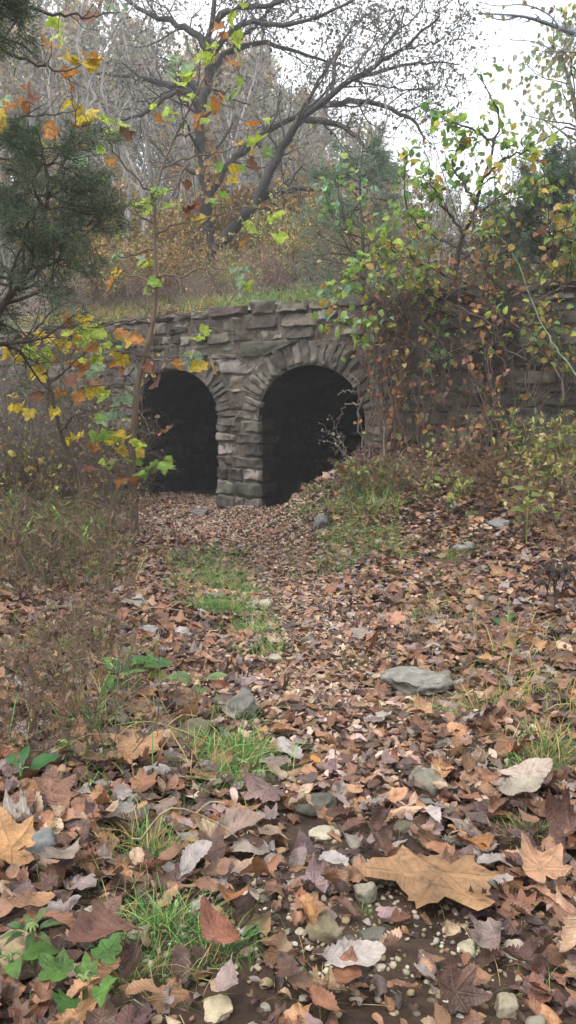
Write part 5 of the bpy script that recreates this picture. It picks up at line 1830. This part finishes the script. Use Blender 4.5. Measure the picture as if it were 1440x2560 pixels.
for k, (u, v, H, lab) in enumerate([(120, 1700, .3, 'long bent straw stalk leaning over the bank litter'), (250, 1900, .2, 'thin straw stalk lying across leaves beside the torn tan leaf'), (60, 1560, .35, 'grey dry stalk leaning among weeds'), (1370, 1650, .15, 'thin curled straw stem on the leafy slope'),
                                    (330, 2150, .14, 'pale curving twig resting across the brown leaves'), (300, 1560, .35, 'forked dead twig lying on the bank')]):
    p = gp(u, v)
    a = random.uniform(-.6, .6)
    q = spline([p + [0, 0, .01], p + [H * .35, H * .1 * a, .07], p + [H * .75, H * .3 * a, .05], p + [H, H * .5 * a, .02]], 12)
    q[:, 2] = np.maximum(q[:, 2], ground_z(q[:, 0], q[:, 1]) + .03)
    t = thing('dry_stalk', lab, 'twig', p, 'dry stalks on the bank')
    g = Geo()
    add_tubes(g, [(q, np.linspace(.0015, .0009, 12)), (spline([q[6], q[6] + np.array([.06, .05, .03]) * H * 2, q[6] + np.array([.13, .06, .02]) * H * 2], 5), np.linspace(.0014, .001, 5))], 5, lin('a08f6c'))
    g.build('stalk', M_TWIG, t)

# ------------------------------------------------------------------ trees on the embankment at the right edge
p = on_hill(1490, 11.5)
polys, tips = [], []
st = [p - [0, 0, .2], at(1480, 500, 11.5), at(1450, 330, 11.5), at(1425, 210, 11.6), at(1400, 130, 11.7)]
q = spline(st, 18)
r = np.linspace(.06, .015, 18)
polys.append((q, r))
branch(polys, tips, list(q), list(dirs_of(q)), r, 1.5, 0, 2, kids=(16, 6, 3), ratio=.55, spread=1.1, wob=.25, trop=-.02, start=.35, kr=.4, bias=np.array([-.5, 0, 0]))
P = np.array([a for a, b in tips])
n = 620
lg = Geo()
i = RNG.integers(0, len(P), n)
add_leaves(lg, OVATE, P[i] + RNG.normal(0, .12, (n, 3)), mats_from(rand_unit(n) + [0, 0, -1.2], RNG.normal(0, .6, (n, 3)) + [0, -.8, .3]), RNG.uniform(.06, .11, n), pick(['8fa37c', 'a3b08a', '7d9468', 'b5b078', '9a8f6a'], n, jit=.15))
bld('birch_tree', 'slender tree with small pale green leaves against the white sky', 'tree', p, [(a, np.maximum(b, .003)) for a, b in polys], '6b645d', lg, stem='trunk')

p = on_hill(1700, 10.5)
polys, tips = [], []
q = spline([p - [0, 0, .2], at(1690, 400, 10.5), at(1640, 150, 10.5), at(1540, 120, 10.5), at(1440, 85, 10.4), at(1370, 60, 10.3), at(1300, 40, 10.2), at(1195, 33, 10.1)], 26)
r = np.concatenate([np.linspace(.1, .05, 10), np.linspace(.045, .006, 16)])
polys.append((q, r))
for px in ([(1440, 85), (1400, 130), (1340, 105), (1270, 100)], [(1440, 130), (1380, 128), (1330, 127)], [(1400, 70), (1370, 35), (1310, 12), (1240, 15), (1190, 2)], [(1300, 40), (1260, 50), (1225, 42), (1180, 20)]):
    qq, rr = px_poly(px, [10.3] * len(px), 12, .012, .004)
    polys.append((qq, rr))
    branch(polys, tips, list(qq), list(dirs_of(qq)), rr, .25, 0, 1, kids=(9, 3), ratio=.5, spread=1.0, wob=.3, start=.1)
branch(polys, tips, list(q[10:]), list(dirs_of(q)[10:]), r[10:], .3, 0, 1, kids=(16, 3), ratio=.5, spread=1.1, wob=.3, start=.05)
P = np.array([a for a, b in tips])
n = 24
i = RNG.integers(0, len(P), n)
lg = Geo()
add_leaves(lg, OVATE, P[i], mats_from(rand_unit(n) + [0, 0, -1], RNG.normal(0, .5, (n, 3)) + [0, -.8, .3]), RNG.uniform(.06, .1, n), pick(['a89a6a', '7d6a60', 'b5a070'], n))
bld('bare_tree', 'bare grey tree reaching thorny twigs across the white sky', 'tree', p, [(a, np.maximum(b, .004)) for a, b in polys], '7a7f88', lg, stem='trunk', bark=M_BARK)

# ------------------------------------------------------------------ camera, sky, sun, air
cam = bpy.data.cameras.new('camera')
cam.sensor_fit = 'VERTICAL'
cam.sensor_height = 36
cam.lens = 36 * F / 2560
cam.clip_start = .05
cam.clip_end = 2000
co = bpy.data.objects.new('camera', cam)
co.location = tuple(CAM)
co.rotation_euler = (math.pi / 2 - PITCH, 0, 0)
COL.objects.link(co)
SC.camera = co

ELEV, AZ = 58, 235
w = bpy.data.worlds.new('World')
SC.world = w
w.use_nodes = True
N, Lk = w.node_tree.nodes, w.node_tree.links
bg = N['Background']
sky = nd(N, 'ShaderNodeTexSky', sky_type='NISHITA', sun_disc=False)
sky.sun_elevation = math.radians(ELEV)
sky.sun_rotation = math.radians(AZ)
sky.dust_density = 6
sky.air_density = 1.2
hs = nd(N, 'ShaderNodeHueSaturation', i_Saturation=.22)
Lk.new(sky.outputs[0], hs.inputs['Color'])
# overcast: the veil of cloud evens the sky out
mx = nd(N, 'ShaderNodeMix', data_type='RGBA')
mx.inputs[0].default_value = .6
Lk.new(hs.outputs[0], mx.inputs[6])
mx.inputs[7].default_value = (7.6, 8.0, 8.5, 1)
Lk.new(mx.outputs[2], bg.inputs[0])
bg.inputs[1].default_value = .14
sl = bpy.data.lights.new('sun', 'SUN')
sl.energy = 1.1
sl.angle = math.radians(14)
sl.color = (1, .97, .92)
so_ = bpy.data.objects.new('sun', sl)
a, e = math.radians(AZ), math.radians(ELEV)
d = Vector((math.sin(a) * math.cos(e), math.cos(a) * math.cos(e), math.sin(e)))
so_.rotation_euler = d.to_track_quat('Z', 'Y').to_euler()
so_.location = (0, 0, 60)
COL.objects.link(so_)

hz, nt, N, Lk = new_mat('haze')
pv = nd(N, 'ShaderNodeVolumePrincipled')
pv.inputs['Color'].default_value = (.93, .95, .97, 1)
pv.inputs['Density'].default_value = .0026
pv.inputs['Anisotropy'].default_value = .2
Lk.new(pv.outputs[0], nd(N, 'ShaderNodeOutputMaterial').inputs['Volume'])
g = Geo()
bx = [(-95, -30, -1.5), (95, -30, -1.5), (95, 110, -1.5), (-95, 110, -1.5), (-95, -30, 48), (95, -30, 48), (95, 110, 48), (-95, 110, 48)]
g.add(bx, Q=[[0, 3, 2, 1], [4, 5, 6, 7], [0, 1, 5, 4], [1, 2, 6, 5], [2, 3, 7, 6], [3, 0, 4, 7]])
HAZE = True
if HAZE:
    tag(g.build('haze', hz, smooth=False), 'thin pale mist hanging over the wooded slope', 'haze', kind='stuff')

SC.view_settings.view_transform = 'Standard'
SC.view_settings.look = 'None'
SC.view_settings.gamma = 1
SC.view_settings.exposure = 1.2
SC.render.engine = 'CYCLES'
cy = SC.cycles
cy.max_bounces = 6
cy.diffuse_bounces = 3
cy.glossy_bounces = 2
cy.transmission_bounces = 3
cy.volume_bounces = 1
cy.use_denoising = True
cy.denoiser = 'OPENIMAGEDENOISE'
cy.denoising_input_passes = 'RGB_ALBEDO_NORMAL'
cy.denoising_prefilter = 'ACCURATE'
